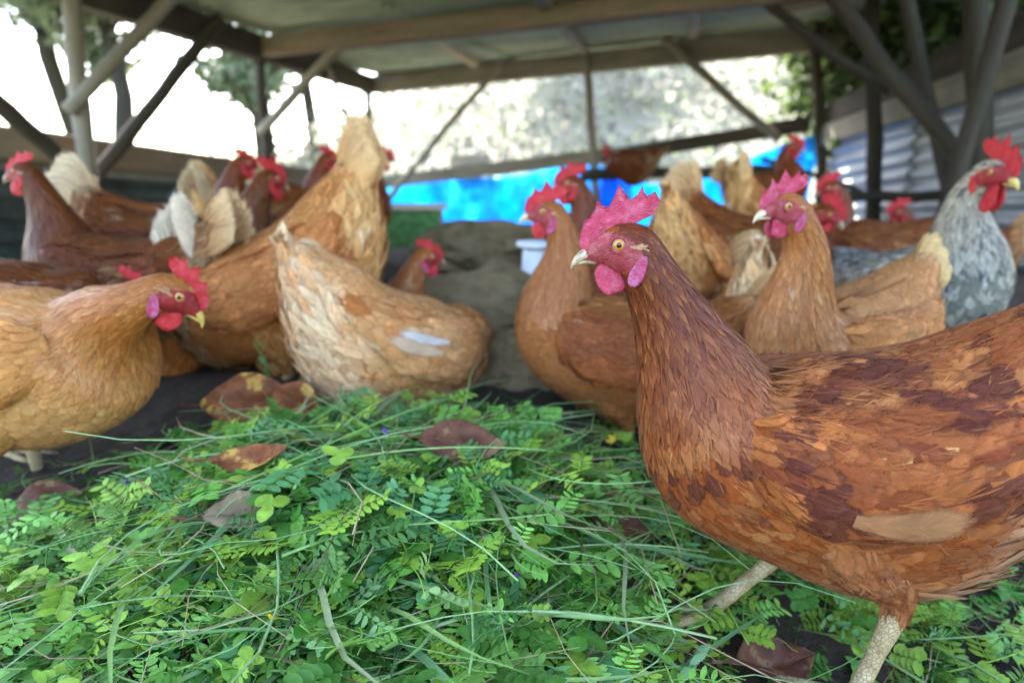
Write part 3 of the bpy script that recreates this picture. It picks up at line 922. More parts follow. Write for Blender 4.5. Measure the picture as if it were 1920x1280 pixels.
SPECK = [0.0]
LITE = [False]
ROWS_LITE = np.array([0, 2, 3, 5]); COLS_LITE = np.array([0, 2])
def emit(geo, V, col, tip, rg, tipv=0.55, nor=None, lite=False):
    rv, cu = RV, CU
    if lite or LITE[0]:
        V = V[:, ROWS_LITE][:, :, COLS_LITE]
        if nor is not None: nor = nor[:, ROWS_LITE][:, :, COLS_LITE]
        rv, cu = RV[ROWS_LITE], CU[COLS_LITE]
    if SPECK[0]:
        tip = np.array(np.broadcast_to(np.asarray(tip, float), (len(V), 3)))
        k = rg.random(len(V)) < SPECK[0]
        tip[k] = (0.035, 0.04, 0.045); tipv = .68
    n, R, K = V.shape[:3]
    col = np.broadcast_to(np.asarray(col, float), (n, 3)); tip = np.broadcast_to(np.asarray(tip, float), (n, 3))
    t = np.clip((rv - tipv) / max(1e-3, 0.97 - tipv), 0, 1)
    c = col[:, None] * (1 - t)[None, :, None] + tip[:, None] * t[None, :, None]
    c = np.repeat(c[:, :, None], K, 2)
    c[:, :, 0] = c[:, :, 0] * .75 + tip[:, None] * .25
    c[:, :, -1] = c[:, :, -1] * .75 + tip[:, None] * .25
    rn = np.broadcast_to(rg.random(n)[:, None, None, None], (n, R, K, 1))
    c = np.concatenate([c, rn], -1)
    uv = np.stack(np.broadcast_arrays(cu[None, None, :], rv[None, :, None]), -1)
    uv = np.broadcast_to(uv, (n, R, K, 2))
    f0 = grid_faces(R, K)[:, ::-1]
    F = (np.arange(n)[:, None, None] * (R * K) + f0[None]).reshape(-1, 4)
    geo.add(V.reshape(-1, 3), F, c.reshape(-1, 4), uv.reshape(-1, 2), None if nor is None else nor.reshape(-1, 3))

def free_feather(geo, base, d, nvec, L, W, col, tip, rg, bend=0.1, prof=W_LONG, tipv=0.6, curl=0.15):
    """one big feather along direction d, face towards nvec, bending away from it"""
    base, d = np.asarray(base, float), nrm(np.asarray(d, float))
    nvec = np.asarray(nvec, float); nvec = nrm(nvec - d * (nvec @ d))
    s = np.cross(nvec, d)
    P = base + d * (L * RV)[:, None] - nvec * (bend * L * RV ** 2)[:, None]
    w = W * prof * 0.5
    V = P[:, None] + s * (w[:, None] * CU)[..., None] - nvec * (w[:, None] * np.abs(CU) * curl)[..., None]
    NN = np.broadcast_to(nvec + s * CU[:, None] * .3, (6, 3, 3))
    emit(geo, V[None], np.array([col]), np.array([tip]), rg, tipv, nrm(NN)[None])

def pal(**k):
    d = dict(neck=(0.30, 0.11, 0.03), neck2=(0.50, 0.24, 0.08), back=(0.36, 0.15, 0.045), back2=(0.50, 0.26, 0.09),
             breast=(0.34, 0.13, 0.04), breast2=(0.52, 0.27, 0.10), wing=(0.36, 0.15, 0.045), wing2=(0.25, 0.075, 0.022),
             fluff=(0.48, 0.25, 0.10), fluff2=(0.66, 0.48, 0.28), tail=(0.42, 0.19, 0.06), tailtip=(0.68, 0.52, 0.32), white=0.003, patch=0.5, pscale=0.35,
             flight=(0.50, 0.27, 0.11), whitec=(0.78, 0.70, 0.58))
    d.update(k)
    return d

PINKHEAD = dict(comb='skin_pink', face='face_pink', lobe='lobe', beak='beak')
REDHEAD = dict(comb='skin_red', face='face_red', lobe='skin_red', beak='beak')

COMB = [((2.5, -.4), (2.62, -.05)), ((2.2, -.3), (2.60, .60)), ((1.9, -.2), (2.34, 1.50)), ((1.62, -.05), (1.95, 1.80)), ((1.45, .1), (1.62, 2.30)),
        ((1.3, .2), (1.46, 3.05)), ((1.12, .35), (1.05, 2.55)), ((.95, .5), (.62, 2.52)), ((.75, .7), (.32, 3.2)), ((.55, .9), (0.0, 4.03)), ((.3, 1.1), (-.38, 3.5)),
        ((.1, 1.25), (-.85, 2.98)), ((-.2, 1.38), (-1.3, 3.35)), ((-.45, 1.42), (-1.62, 3.95)), ((-.65, 1.45), (-1.74, 3.5)), ((-.8, 1.46), (-1.95, 3.25)),
        ((-.95, 1.46), (-2.5, 3.55)), ((-1.08, 1.45), (-2.92, 2.85)), ((-1.2, 1.42), (-2.45, 1.98)), ((-1.28, 1.40), (-1.45, 1.5))]
COMB_LOW = [(b, (t[0] * .95, b[1] + (t[1] - b[1]) * .72)) for b, t in COMB]

def comb_arrays(prof, thick=0.32, sub=3, rows=7, scale=1.0, seed=0, lean=0.0, wav=0.12):
    P = np.array([[b[0], b[1], t[0], t[1]] for b, t in prof], float)
    n0 = len(P)
    tt = np.linspace(0, n0 - 1, (n0 - 1) * sub + 1)
    P = np.stack([np.interp(tt, np.arange(n0), P[:, i]) for i in range(4)], 1)
    n = len(P)
    v = np.linspace(-0.12, 1, rows)
    B, T = P[:, :2], P[:, 2:]
    T = B + (T - B) * scale
    G = B[:, None] + (T - B)[:, None] * v[None, :, None]
    vv = np.clip(v, 0, 1)
    env = np.minimum(1, np.minimum(np.arange(n), np.arange(n)[::-1]) / 3.0)
    th = thick * (1 - 0.72 * vv[None]) * np.sqrt(np.maximum(0.02, 1 - vv[None] ** 6)) * (0.35 + 0.65 * env[:, None])
    q = np.stack([G[..., 0].ravel() * .9 + seed, G[..., 1].ravel() * .9, np.zeros(G[..., 0].size)], 1)
    wob = ((fbm(q, 3) - .5) * 2).reshape(n, rows) * wav * vv[None] * 2 + lean * vv[None] ** 1.5
    rough = (vnoise(q * 4).reshape(n, rows) - .5) * 0.12 * (1 - vv[None])
    L = np.stack([G[..., 0], wob + th * .5 + rough, G[..., 1]], -1)
    R = np.stack([G[..., 0], wob - th * .5 - rough, G[..., 1]], -1)
    V = np.vstack([L.reshape(-1, 3), R.reshape(-1, 3)])
    F1 = grid_faces(n, rows); F2 = grid_faces(n, rows, off=n * rows)[:, ::-1]
    # close the rim
    idx = lambda i, j: i * rows + j
    rim = [idx(i, rows - 1) for i in range(n)]
    rim = [idx(0, j) for j in range(rows - 1)] + rim + [idx(n - 1, j) for j in range(rows - 2, -1, -1)]
    o = n * rows
    F3 = np.array([[rim[i], rim[i + 1], rim[i + 1] + o, rim[i] + o] for i in range(len(rim) - 1)])
    return V, np.vstack([F1, F2, F3])

def smallloft(rows, seg=14, n=16):
    """rows: (x, y, z, half width, up, down) along x"""
    R = np.array(rows, float)
    C = R[:, :3]
    F = nrm(np.gradient(C, axis=0)); U = np.tile([0, 0, 1.0], (len(R), 1))
    return Loft(C, F, U, R[:, 3], R[:, 4], R[:, 5], n, seg)

def bird(name, label, loc, yaw, s=1.0, bp=0.0, head=(16.5, 0, 33), hp=0.0, hy=0.0, P=None, H=REDHEAD, tail=(48, 11, 16), feet=((1.5, 4.6), (-1.5, -4.6)), dens=1.0,
         seed=1, comb=COMB, combscale=1.0, lean=0.0, rooster=False, flight=False, group='hens', cat='hen', roll=0.0, bodyw=1.0, fat=1.0, wattle=1.0, drop=0.0, patchfn=None, notail=False, accents=()):
    """a bird in centimetres, x forward, z up, standing on z = 0 at its root; every piece is a child of the root"""
    rg = np.random.default_rng(seed)
    SPECK[0] = .5 if rooster else 0.0
    LITE[0] = dens < 1.1
    P = dict(P or pal())
    if not rooster:
        for k in P:
            if isinstance(P[k], tuple): P[k] = tuple(np.array(P[k]) * (np.array([1.0, .90, .74]) if k in ('tail', 'tailtip', 'fluff2', 'whitec', 'flight') else np.array([1.0, .79, .60])))
    root = empty(name, loc, math.radians(yaw))
    root.scale = (s, s, s)
    tag(root, label, cat, group)
    b = math.radians(bp)
    cb, sb = math.cos(b), math.sin(b)
    def BT(p):
        p = np.asarray(p, float)
        x, z = p[..., 0], p[..., 2] - 19
        return np.stack([x * cb - z * sb, p[..., 1], 19 - drop + x * sb + z * cb], -1)
    def vec(deg):
        r = math.radians(deg)
        return np.array([math.cos(r), 0, math.sin(r)]), np.array([-math.sin(r), 0, math.cos(r)])
    # ---- body rows
    te = tail[0]
    ter = math.radians(te)
    rows = [(-11.6 - 8.0 * math.cos(ter), 24.7 + 8.0 * math.sin(ter), -(te + 2), .5, .5, .5), (-11.6 - 4.7 * math.cos(ter), 24.7 + 4.7 * math.sin(ter), -(te - 4), 2.5, 2.4, 3.8), (-11.6, 24.7, -te * .7, 4.9, 4.2, 7.6 * fat), (-7, 21.4, -te * .34, 6.9, 5.6, 10.2 * fat),
            (-1.5, 19.8, -8, 7.7, 6.4, 10.4 * fat), (4, 19.7, 10, 7.5, 6.5, 9.4), (8.3, 21.2, 33, 6.4, 5.0, 7.8)]
    C, F, U, a, b1, b2 = [], [], [], [], [], []
    for x, z, d, ra, rb, rc in rows:
        f, u = vec(d + bp)
        C.append(BT((x, 0, z))); F.append(f); U.append(u); a.append(ra * bodyw); b1.append(rb); b2.append(rc)
    # ---- head frame
    hpr, hyr = math.radians(hp), math.radians(hy)
    cz, sz = math.cos(hyr), math.sin(hyr)
    hf = np.array([math.cos(hpr) * cz, math.cos(hpr) * sz, math.sin(hpr)])
    hu = np.array([-math.sin(hpr) * cz, -math.sin(hpr) * sz, math.cos(hpr)])
    hl = np.cross(hu, hf)
    eye = np.array(head, float)
    def HT(p):
        p = np.asarray(p, float)
        return eye + p[..., 0:1] * hf + p[..., 1:2] * hl + p[..., 2:3] * hu
    def hdir(deg):
        r = math.radians(deg)
        return hf * math.cos(r) + hu * math.sin(r), -hf * math.sin(r) + hu * math.cos(r)
    # ---- neck
    P3 = HT(np.array((-2.3, 0, -1.9)))
    f3, u3 = hdir(58)
    P0 = BT((8.3, 0, 21.2))
    toh = math.degrees(math.atan2(P3[2] - P0[2], P3[0] - P0[0]))
    f0, u0 = vec(.45 * (50 + bp) + .55 * max(-40, min(95, toh)))
    ln = np.linalg.norm(P3 - P0)
    c1 = P0 + f0 * ln * .38; c2 = P3 - f3 * ln * .36
    B = lambda t: (1 - t) ** 3 * P0 + 3 * t * (1 - t) ** 2 * c1 + 3 * t * t * (1 - t) * c2 + t ** 3 * P3
    dB = lambda t: 3 * (1 - t) ** 2 * (c1 - P0) + 6 * t * (1 - t) * (c2 - c1) + 3 * t * t * (P3 - c2)
    for t, r in ((.22, 4.9), (.42, 3.6), (.62, 2.75), (.82, 2.2), (1.0, 1.95)):
        C.append(B(t)); F.append(nrm(dB(t))); U.append(nrm(u0 * (1 - t) + u3 * t)); k = 1 + .12 * math.sin(t * math.pi)
        a.append(r * .98); b1.append(r * (.82 if t < .3 else .95) * k); b2.append(r * 1.05 * k)
    for x, z, d, ra, rb, rc in ((-1.2, -.65, 28, 1.72, 1.95, 1.9), (0, -.35, 4, 1.48, 1.72, 1.75), (1.1, -.62, -16, 1.02, 1.12, 1.1), (2.0, -.9, -25, .66, .6, .58), (2.6, -1.15, -25, .3, .28, .25), (2.75, -1.22, -25, .04, .04, .04)):
        f, u = hdir(d)
        C.append(HT(np.array((x, 0, z)))); F.append(f); U.append(u); a.append(ra); b1.append(rb); b2.append(rc)
    nr = len(C)
    loft = Loft(np.array(C), np.array(F), np.array(U), np.array(a), np.array(b1), np.array(b2), 96, 40 if dens > 1.05 else 32)
    NB, NH = 6, 11            # neck starts after row 6, head starts at row 11
    V, Fm = loft.mesh()
    rel = V - eye
    hv = np.stack([rel @ hf, rel @ hl, rel @ hu], 1)
    def isface(h):
        """bare red skin: in front of the ear and under the brow"""
        x, z = h[:, 0], h[:, 2]
        brow = np.interp(x, [-1.7, -1.0, 0.0, .8, 1.3, 3], [-.2, .35, .72, .85, 1.5, 3])
        low = np.interp(x, [-1.7, -.8, .2, .8, 1.4, 3.], [-1.5, -1.9, -2.0, -2.0, -2.6, -3])
        return (x > -1.65) & (z < brow) & (z > low) & (np.abs(h[:, 1]) < 3)
    fm = isface(hv)
    f4 = Fm[0]
    fmat = np.concatenate([(fm[f4].sum(1) >= 3).astype(int), (fm[Fm[1]].sum(1) >= 3).astype(int)])
    sc = 0.01
    ucol = np.array(P['breast']) * .75
    def base_col(n): return np.tile(ucol, (n, 1))
    body = make_mesh('body', V * sc, Fm, [M['under'], M[H['face']]], root, True, fmat=fmat, col=base_col(len(V)))
    # ---- colour helper
    def mixc(c1, c2, t):
        t = np.clip(np.asarray(t, float), 0, 1)[:, None]
        return np.array(c1) * (1 - t) + np.array(c2) * t
    def colour(pos, c1, c2, white=None):
        n1 = fbm(pos * P['pscale'] + seed * 9.1, 3)
        t = np.clip((n1 - .5) * 4 + .5, 0, 1) * P['patch'] + rg.random(len(pos)) * (1 - P['patch']) * .9
        c = mixc(c1, c2, t) * rg.uniform(.84, 1.14, (len(pos), 1))
        wv = P['white'] if white is None else white
        w = rg.random(len(pos)) < wv
        c[w] = c[w] * .45 + .55 * np.array(P['whitec']) * rg.uniform(.7, 1.05, (w.sum(), 1))
        if rooster:
            k = rg.random(len(pos)) < .16
            c[k] = np.array((0.06, 0.065, 0.07))
        return c
    sp = 1.0 / math.sqrt(dens)
    # ---- plumage of the body
    g = Geo()
    q, th = loft.scatter(.75, 7.4, 1.02 * sp, rg)
    pos = loft.at(q, th)
    row = q / (loft.n - 1) * (loft.k - 1)
    side = np.cos(th)                                # 1 on the back, -1 under the belly
    br = np.clip((row - 3.6) / 1.8, 0, 1) * np.clip(.75 - side, 0, 1)
    fl = np.clip((3.6 - row) / 1.6, 0, 1) * np.clip(.2 - side, 0, 1) * 1.6 + np.clip((-side - .6) * 2, 0, 1) * np.clip((4.6 - row), 0, 1)
    fl = np.clip(fl, 0, 1)
    cb_ = colour(pos, P['back'], P['back2'])
    cbr = colour(pos, P['breast'], P['breast2'])
    cfl = colour(pos, P['fluff'], P['fluff2'], P['white'] * 2)
    c = cb_ * (1 - br[:, None]) + cbr * br[:, None]
    c = c * (1 - fl[:, None]) + cfl * fl[:, None]
    if patchfn is not None: c = patchfn(pos, c, rg)
    tip = c * rg.uniform(.95, 1.3, (len(c), 1)) + .006
    dk = rg.random(len(c)) < .2
    tip[dk] = c[dk] * .85
    L = (3.5 - .9 * br + 1.1 * fl) * sp; W = (2.5 - .45 * br + .3 * fl) * sp
    feathers_on(g, loft, q, th, L, W, c, tip, rg, grav=0.18, lift=.028, prof=W_ROUND, twist=.22)
    k = rg.choice(len(q), int(len(q) * 1.6))
    feathers_on(g, loft, q[k] + rg.normal(0, .5, len(k)), th[k] + rg.normal(0, .06, len(k)), L[k] * .6, W[k] * .07, c[k] * rg.uniform(.8, 1.2, (len(k), 1)), tip[k], rg, grav=.2, lift=.075, h0=.05, prof=W_POINT, twist=.32, lite=True)
    # loose downy ends that break the outline under the belly and the rump
    m = fl > .35
    if m.sum():
        k = rg.choice(np.where(m)[0], int(m.sum() * 1.1))
        feathers_on(g, loft, q[k] + rg.normal(0, .8, len(k)), th[k] + rg.normal(0, .08, len(k)), L[k] * 1.0, W[k] * .6, c[k] * 1.05, tip[k] * 1.1, rg, grav=.4, lift=.16, prof=W_POINT, twist=.4)
    pl = g.build('body_plumage', M['feather'], body, scale=sc)
    pl['kind'] = 'stuff'
    # ---- neck hackle
    g = Geo()
    q, th = loft.scatter(6.9, 12.3, .5 * sp, rg)
    pos = loft.at(q, th); row = q / (loft.n - 1) * (loft.k - 1)
    rel = pos - eye
    hv = np.stack([rel @ hf, rel @ hl, rel @ hu], 1)
    keep = ~((row > 10.6) & isface(hv + np.array([-.2, 0, .12])))
    q, th, pos, row = q[keep], th[keep], pos[keep], row[keep]
    t = np.clip((row - 7) / 4, 0, 1)
    c = colour(pos, P['neck'], tuple(np.array(P['neck']) * .62), P['white'] * .5)
    low = np.clip(1 - t * 1.6, 0, 1)[:, None]
    c = c * (1 - low * .75) + colour(pos, P['breast'], P['breast2']) * low * .75
    tip = mixc(P['neck2'], P['neck'], rg.random(len(c)) * 1.2) * (1 - low * .6) + c * 1.12 * low * .6
    L = np.interp(row, [6.9, 8.5, 10.5, 11.9], [3.4, 3.3, 2.4, 1.1]) * sp ** .5
    W = np.interp(row, [6.9, 8.5, 10.5, 11.9], [1.6, 1.05, .75, .5]) * sp
    feathers_on(g, loft, q, th, L, W, c, tip, rg, grav=.08, lift=.05, prof=W_POINT, twist=.16, tipv=.35)
    k = rg.choice(len(q), int(len(q) * 1.0))
    feathers_on(g, loft, q[k] + rg.normal(0, .4, len(k)), th[k] + rg.normal(0, .05, len(k)), L[k] * .8, W[k] * .16, c[k] * rg.uniform(.7, 1.25, (len(k), 1)), tip[k], rg, grav=.08, lift=.07, h0=.04, prof=W_POINT, twist=.25, lite=True)
    # head cap: tiny feathers
    q, th = loft.scatter(11.0, 13.4, .26 * sp, rg)
    pos = loft.at(q, th)
    rel = pos - eye
    hv = np.stack([rel @ hf, rel @ hl, rel @ hu], 1)
    keep = ~isface(hv + np.array([-.2, 0, .12])) & (hv[:, 0] < 1.1)
    q, th, pos = q[keep], th[keep], pos[keep]
    c = colour(pos, P['neck'], tuple(np.array(P['neck']) * .7), 0)
    feathers_on(g, loft, q, th, .85 * sp, .32 * sp, c, c * 1.25, rg, grav=0, lift=.06, prof=W_POINT, twist=.15)
    # ear tufts
    for sd in (1, -1):
        for k in range(16):
            bp_ = HT(np.array((-1.05 + rg.normal(0, .2), sd * 1.62, -.35 + rg.normal(0, .18))))
            free_feather(g, bp_, -hf + hu * rg.normal(.1, .25) + hl * sd * .2, hl * sd, .75, .3, (0.42, .22, .10), (0.55, .36, .2), rg, prof=W_POINT)
    hk = g.build('hackle_feathers', M['hackle'], body, scale=sc)
    hk['kind'] = 'stuff'
    # ---- wings
    wr = [(-12.6, 4.6, 24.6, .35, .7, .9), (-9.2, 6.0, 22.8, .75, 2.1, 2.5), (-4, 6.95 * bodyw, 21.0, 1.1, 3.5, 3.9), (1.6, 7.25 * bodyw, 20.4, 1.3, 4.0, 4.2), (6.0, 6.5 * bodyw, 21.2, 1.1, 3.2, 3.3), (8.6, 5.1 * bodyw, 22.2, .4, 1.2, 1.2)]
    for sd in (1, -1):
        R = np.array(wr, float)
        Cw = BT(R[:, :3] * np.array([1, sd, 1]))
        Fw = nrm(np.gradient(Cw, axis=0)); Uw = np.tile(vec(90 + bp - 8)[0], (len(R), 1))
        Uw = Uw + np.array([0, -sd * .35, 0]) * np.linspace(.8, .6, len(R))[:, None]
        wl = Loft(Cw, Fw, Uw, R[:, 3], R[:, 4], R[:, 5], 30, 20)
        Vw, Fw4 = wl.mesh()
        wing = make_mesh('wing', Vw * sc, Fw4, M['under'], root, True, col=base_col(len(Vw)))
        g = Geo()
        lo, hi = (math.radians(8), math.radians(172))
        # flight feathers, then coverts over them
        ff = Geo()
        for k in range(9):
            t = k / 8.0
            q0 = np.array([wl.row2s(1.9 + 1.3 * t)]); a0 = math.radians(158 - 88 * t ** 1.2)
            a0 = a0 if sd > 0 else 2 * math.pi - a0
            cc = np.array([P['flight']]) * rg.uniform(.8, 1.15)
            gg = ff if flight else g
            feathers_on(gg, wl, q0, np.array([a0]), 9.0 - 1.2 * t, 2.4, cc, cc * 1.15, rg, grav=.02, lift=.012, h0=.05 + .02 * k, prof=W_LONG, twist=.03)
        for (r0, r1, spc, LL, WW, a_lo, a_hi, h0) in ((1.3, 3.2, 1.4, 5.4, 2.9, 5, 150, .5), (2.6, 4.3, 1.05, 3.6, 2.4, 0, 180, .55), (3.7, 4.97, .85, 2.5, 1.9, 0, 180, .5)):
            q, th = wl.scatter(r0, r1, spc * sp, rg)
            tw = th if sd > 0 else 2 * math.pi - th
            keep = (tw > math.radians(a_lo)) & (tw < math.radians(a_hi))
            q, th = q[keep], th[keep]
            if not len(q): continue
            pos = wl.at(q, th)
            c = colour(pos, P['wing'], P['wing2'])
            if patchfn is not None: c = patchfn(pos, c, rg)
            tip = c * rg.uniform(1.0, 1.5, (len(c), 1)) + .01
            feathers_on(g, wl, q, th, LL * sp ** .7, WW * sp, c, tip, rg, grav=.10, h0=.20, lift=.02, prof=W_ROUND, twist=.18)
            k = rg.choice(len(q), int(len(q) * 1.5))
            feathers_on(g, wl, q[k] + rg.normal(0, .5, len(k)), th[k] + rg.normal(0, .05, len(k)), LL * .5, WW * .05, c[k] * rg.uniform(.85, 1.15, (len(k), 1)), tip[k], rg, grav=.1, lift=.012, h0=.30, prof=W_POINT, twist=.16, lite=True)
        for (ar, aa, al, aw, ac) in accents:            # single large feathers of another colour lying on the wing
            av = math.radians(aa if sd > 0 else 360 - aa)
            feathers_on(g, wl, np.array([wl.row2s(ar)]), np.array([av]), al, aw, np.array([ac]), np.array([ac]) * 1.05, np.random.default_rng(5), grav=.12, lift=.006, h0=.36, prof=W_LONG, twist=.0)
        if flight:
            o = ff.build('flight_feathers', M['feather'], wing, scale=sc); o['kind'] = 'stuff'
        wp = g.build('wing_coverts', M['feather'], wing, scale=sc); wp['kind'] = 'stuff'
    # ---- tail
    if not notail:
        el, tl, spread = tail
        g = Geo()
        tb = BT(np.array((-11.6 - 3.0 * math.cos(ter), 0, 24.7 + 3.0 * math.sin(ter) + .6)))
        for k in range(10):
            for sd in (1, -1):
                t = k / 9.0
                e = el + spread * (.75 - 1.6 * t) + rg.normal(0, 1.5)
                d0, u0_ = vec(180 - e + bp)
                lat = np.array([0, sd * (.06 + .12 * t), 0])
                base = tb + np.array([0, sd * (.5 + 1.5 * t), 0]) - u0_ * 0 + d0 * (-1.0) - np.array([0, 0, 1.9 * t])
                cc = np.array(P['tail']) * rg.uniform(.85, 1.15)
                free_feather(g, base, d0 + lat, np.array([0, sd, 0]) + d0 * 0 + np.array([0, 0, .25]), tl * (1 - .12 * t) * rg.uniform(.95, 1.05), 4.4, cc, np.array(P['tailtip']) * rg.uniform(.85, 1.1), rg, bend=.05 + .05 * t, prof=W_LONG, tipv=.5)
        # coverts lapping over the base of the tail
        q, th = loft.scatter(.15, 1.5, .8 * sp, rg)
        pos = loft.at(q, th)
        c = colour(pos, P['back'], P['tail'])
        under = np.cos(th) < -.1
        c[under] = c[under] * .4 + np.array(P['fluff2']) * .6
        feathers_on(g, loft, q, th, 3.6 * sp ** .5, 2.3 * sp, c, c * .6 + np.array(P['tailtip']) * .4, rg, grav=-.0, lift=.07, prof=W_ROUND, twist=.14)
        g.build('tail', M['tailf'], root, scale=sc)['kind'] = 'stuff'
    # ---- head furniture
    def hpart(nm, V, F, mat, par=root, smooth=True, fm=None):
        return make_mesh(nm, HT(V) * sc, F, mat, par, smooth, fmat=fm)
    Vc, Fc = comb_arrays(comb, .34 if not rooster else .5, scale=combscale, seed=seed * 1.7, lean=lean)
    hpart('comb', Vc, Fc, M[H['comb']])
    up = smallloft([(.75, 0, -.95, .72, .42, .30), (1.5, 0, -.80, .80, .52, .42), (2.25, 0, -.84, .66, .50, .46), (2.85, 0, -1.16, .44, .36, .34), (3.25, 0, -1.62, .19, .18, .18), (3.43, 0, -1.98, .03, .03, .03)])
    Vb, Fb = up.mesh(); Vb = (Vb - np.array([1.5, 0, -.9])) * np.array([.88, .95, .95]) + np.array([1.5, 0, -.9])
    beak = hpart('beak', Vb, Fb, M[H['beak']])
    lo_ = smallloft([(.6, 0, -1.20, .66, .25, .30), (1.5, 0, -1.22, .62, .25, .32), (2.3, 0, -1.30, .46, .22, .26), (2.85, 0, -1.50, .24, .12, .12), (3.08, 0, -1.64, .02, .02, .02)])
    Vb, Fb = lo_.mesh(); Vb = (Vb - np.array([1.5, 0, -.9])) * np.array([.88, .95, .95]) + np.array([1.5, 0, -.9])
    hpart('lower_mandible', Vb, Fb, M[H['beak']], beak)
    Ve, Fe = ellip_arrays()
    for sd in (1, -1):
        nos = Ve * np.array([.26, .05, .055])
        nos = np.stack([nos[:, 0] * .8 + nos[:, 2] * .6, nos[:, 1], -nos[:, 0] * .6 + nos[:, 2] * .8], 1)
        hpart('nostril', nos + np.array([1.98, sd * .60, -.62]), Fe, M['black'], beak)
        # wattle: a hanging lobe, thick at the edge
        w = Ve.copy()
        zz = w[:, 2]
        wx = w[:, 0] * (1.02 + .18 * -zz) + .12 * (1 - zz)
        W_ = np.stack([wx * 1.0 - .28 * (1 - zz) + .55, w[:, 1] * (.20 + .12 * np.clip(-zz, 0, 1)) + sd * (.52 + .10 * (1 - zz)), zz * 1.22 * wattle - 1.22 * wattle - 1.18], 1)
        W_[:, 1] += (vnoise(W_ * 2.2 + seed) - .5) * .34
        W_[:, 0] += (vnoise(W_ * 1.4 + seed * 2) - .5) * .35; W_[:, 2] += (vnoise(W_ * 1.7 + seed * 3) - .5) * .25
        hpart('wattle', W_, Fe, M[H['comb']])
        # ear lobe: leaf-shaped fold behind the cheek
        l = Ve * np.array([.50, .24, 1.15])
        l[:, 0] *= (1 - .25 * l[:, 2])
        l[:, 1] += .26 * sd * (1 - np.clip((l[:, 0] / .5) ** 2 + (l[:, 2] / 1.15) ** 2, 0, 1)) * -1.0
        al = .42
        l = np.stack([l[:, 0] * math.cos(al) - l[:, 2] * math.sin(al), l[:, 1], l[:, 0] * math.sin(al) + l[:, 2] * math.cos(al)], 1)
        hpart('ear_lobe', l + np.array([-1.38, sd * 1.90, -1.75]), Fe, M[H['lobe']])
        # eye: pupil, iris and rim are rings of the ball
        n_, m_ = (22, 24) if dens > .9 else (12, 14)
        ph = np.linspace(0.0, math.pi * .6, n_)
        t_ = np.linspace(0, 2 * math.pi, m_, endpoint=False)
        E = np.stack([np.sin(ph)[:, None] * np.cos(t_), sd * np.cos(ph)[:, None] * np.ones(m_), np.sin(ph)[:, None] * np.sin(t_)], -1).reshape(-1, 3) * .52
        fE = grid_faces(n_, m_, True)
        ang = np.degrees((ph[:-1] + ph[1:]) / 2)
        fme = np.repeat(np.where(ang < 23, 0, np.where(ang < 47, 1, 2)), m_)
        eo = make_mesh('eye', HT(E + np.array([0, sd * 1.16, 0])) * sc, fE, [M['pupil'], M['iris'], M['eyering']], root, True, fmat=fme)
        tr = np.linspace(0, 2 * math.pi, 28)
        ring = np.stack([np.cos(tr) * .56, np.full(28, sd * 1.47), np.sin(tr) * .52], 1)
        Vr, Fr = tube_arrays(HT(ring) * sc, .0011, 7)
        make_mesh('eyelid', Vr, Fr, M[H['face']], eo)
    # ---- legs
    if feet:
        g = Geo()
        for i, (fx, fy) in enumerate(feet):
            hock = np.array((fx * .45 - 3.0, fy * .95, 8.6 - drop * .6))
            foot = np.array((fx, fy, .9))
            topc = BT(np.array((1.0, fy * .95, 15.5)))
            R = np.array([hock + (foot - hock) * .10, hock + np.array([.3, 0, 1.2]), (hock + topc) / 2, topc, topc + np.array([.5, 0, 2.0])])
            tl_ = Loft(R, nrm(np.gradient(R, axis=0)), np.tile([1.0, 0, .2], (5, 1)), np.array([.5, .95, 2.0, 2.8, 2.0]), np.array([.5, 1.0, 2.5, 4.0, 3.0]), np.array([.5, 1.0, 2.7, 4.4, 3.2]), 30, 20)
            Vt, Ft = tl_.mesh()
            thigh = make_mesh('thigh', Vt * sc, Ft, M['under'], root, True, col=base_col(len(Vt)))
            gt = Geo()
            q, th = tl_.scatter(1.15, 3.9, .95 * sp, rg)
            pos = tl_.at(q, th)
            c = colour(pos, P['fluff'], P['breast'])
            if patchfn is not None: c = patchfn(pos, c, rg)
            feathers_on(gt, tl_, q, th, 3.4, 2.2, c, c * 1.15, rg, grav=.2, lift=.06, prof=W_ROUND, twist=.25)
            k = rg.choice(len(q), len(q))
            feathers_on(gt, tl_, q[k], th[k], 3.0, .5, c[k] * rg.uniform(.85, 1.2, (len(k), 1)), c[k] * 1.2, rg, grav=.3, lift=.06, h0=.06, prof=W_POINT, twist=.3, lite=True)
            gt.build('thigh_feathers', M['feather'], thigh, scale=sc)['kind'] = 'stuff'
            pts = np.array([hock + np.array([-.1, 0, .6]), hock + (foot - hock) * .12, hock + (foot - hock) * .5, hock + (foot - hock) * .88, foot])
            Vl, Fl = tube_arrays(pts * sc, np.array([.75, .82, .62, .66, .85]) * sc, 12)
            leg = make_mesh('leg', Vl, Fl, M['leg'], root)
            fg = Geo()
            for ang, ln_ in ((-30, 4.6), (0, 5.8), (30, 4.6), (168, 2.2)):
                r = math.radians(ang + (6 if fy > 0 else -6))
                dv = np.array([math.cos(r), math.sin(r), 0])
                fr = np.array([0, .25, .5, .75, 1.0])
                pz = np.array([.9, .72, .55, .5, .42])
                pt = foot * np.array([1, 1, 0]) + dv * (fr * ln_)[:, None] + np.array([0, 0, 1.0]) * pz[:, None]
                Va, Fa = tube_arrays(pt * sc, np.array([.66, .50, .47, .40, .30]) * sc, 10)
                fg.add(Va, Fa)
                e = pt[-1]
                cl = np.array([e - dv * .2, e + dv * .5 + np.array([0, 0, .05]), e + dv * 1.1 - np.array([0, 0, .35])])
                Va, Fa = tube_arrays(cl * sc, np.array([.24, .18, .03]) * sc, 8)
                make_mesh('claw', Va, Fa, M['claw'], leg)
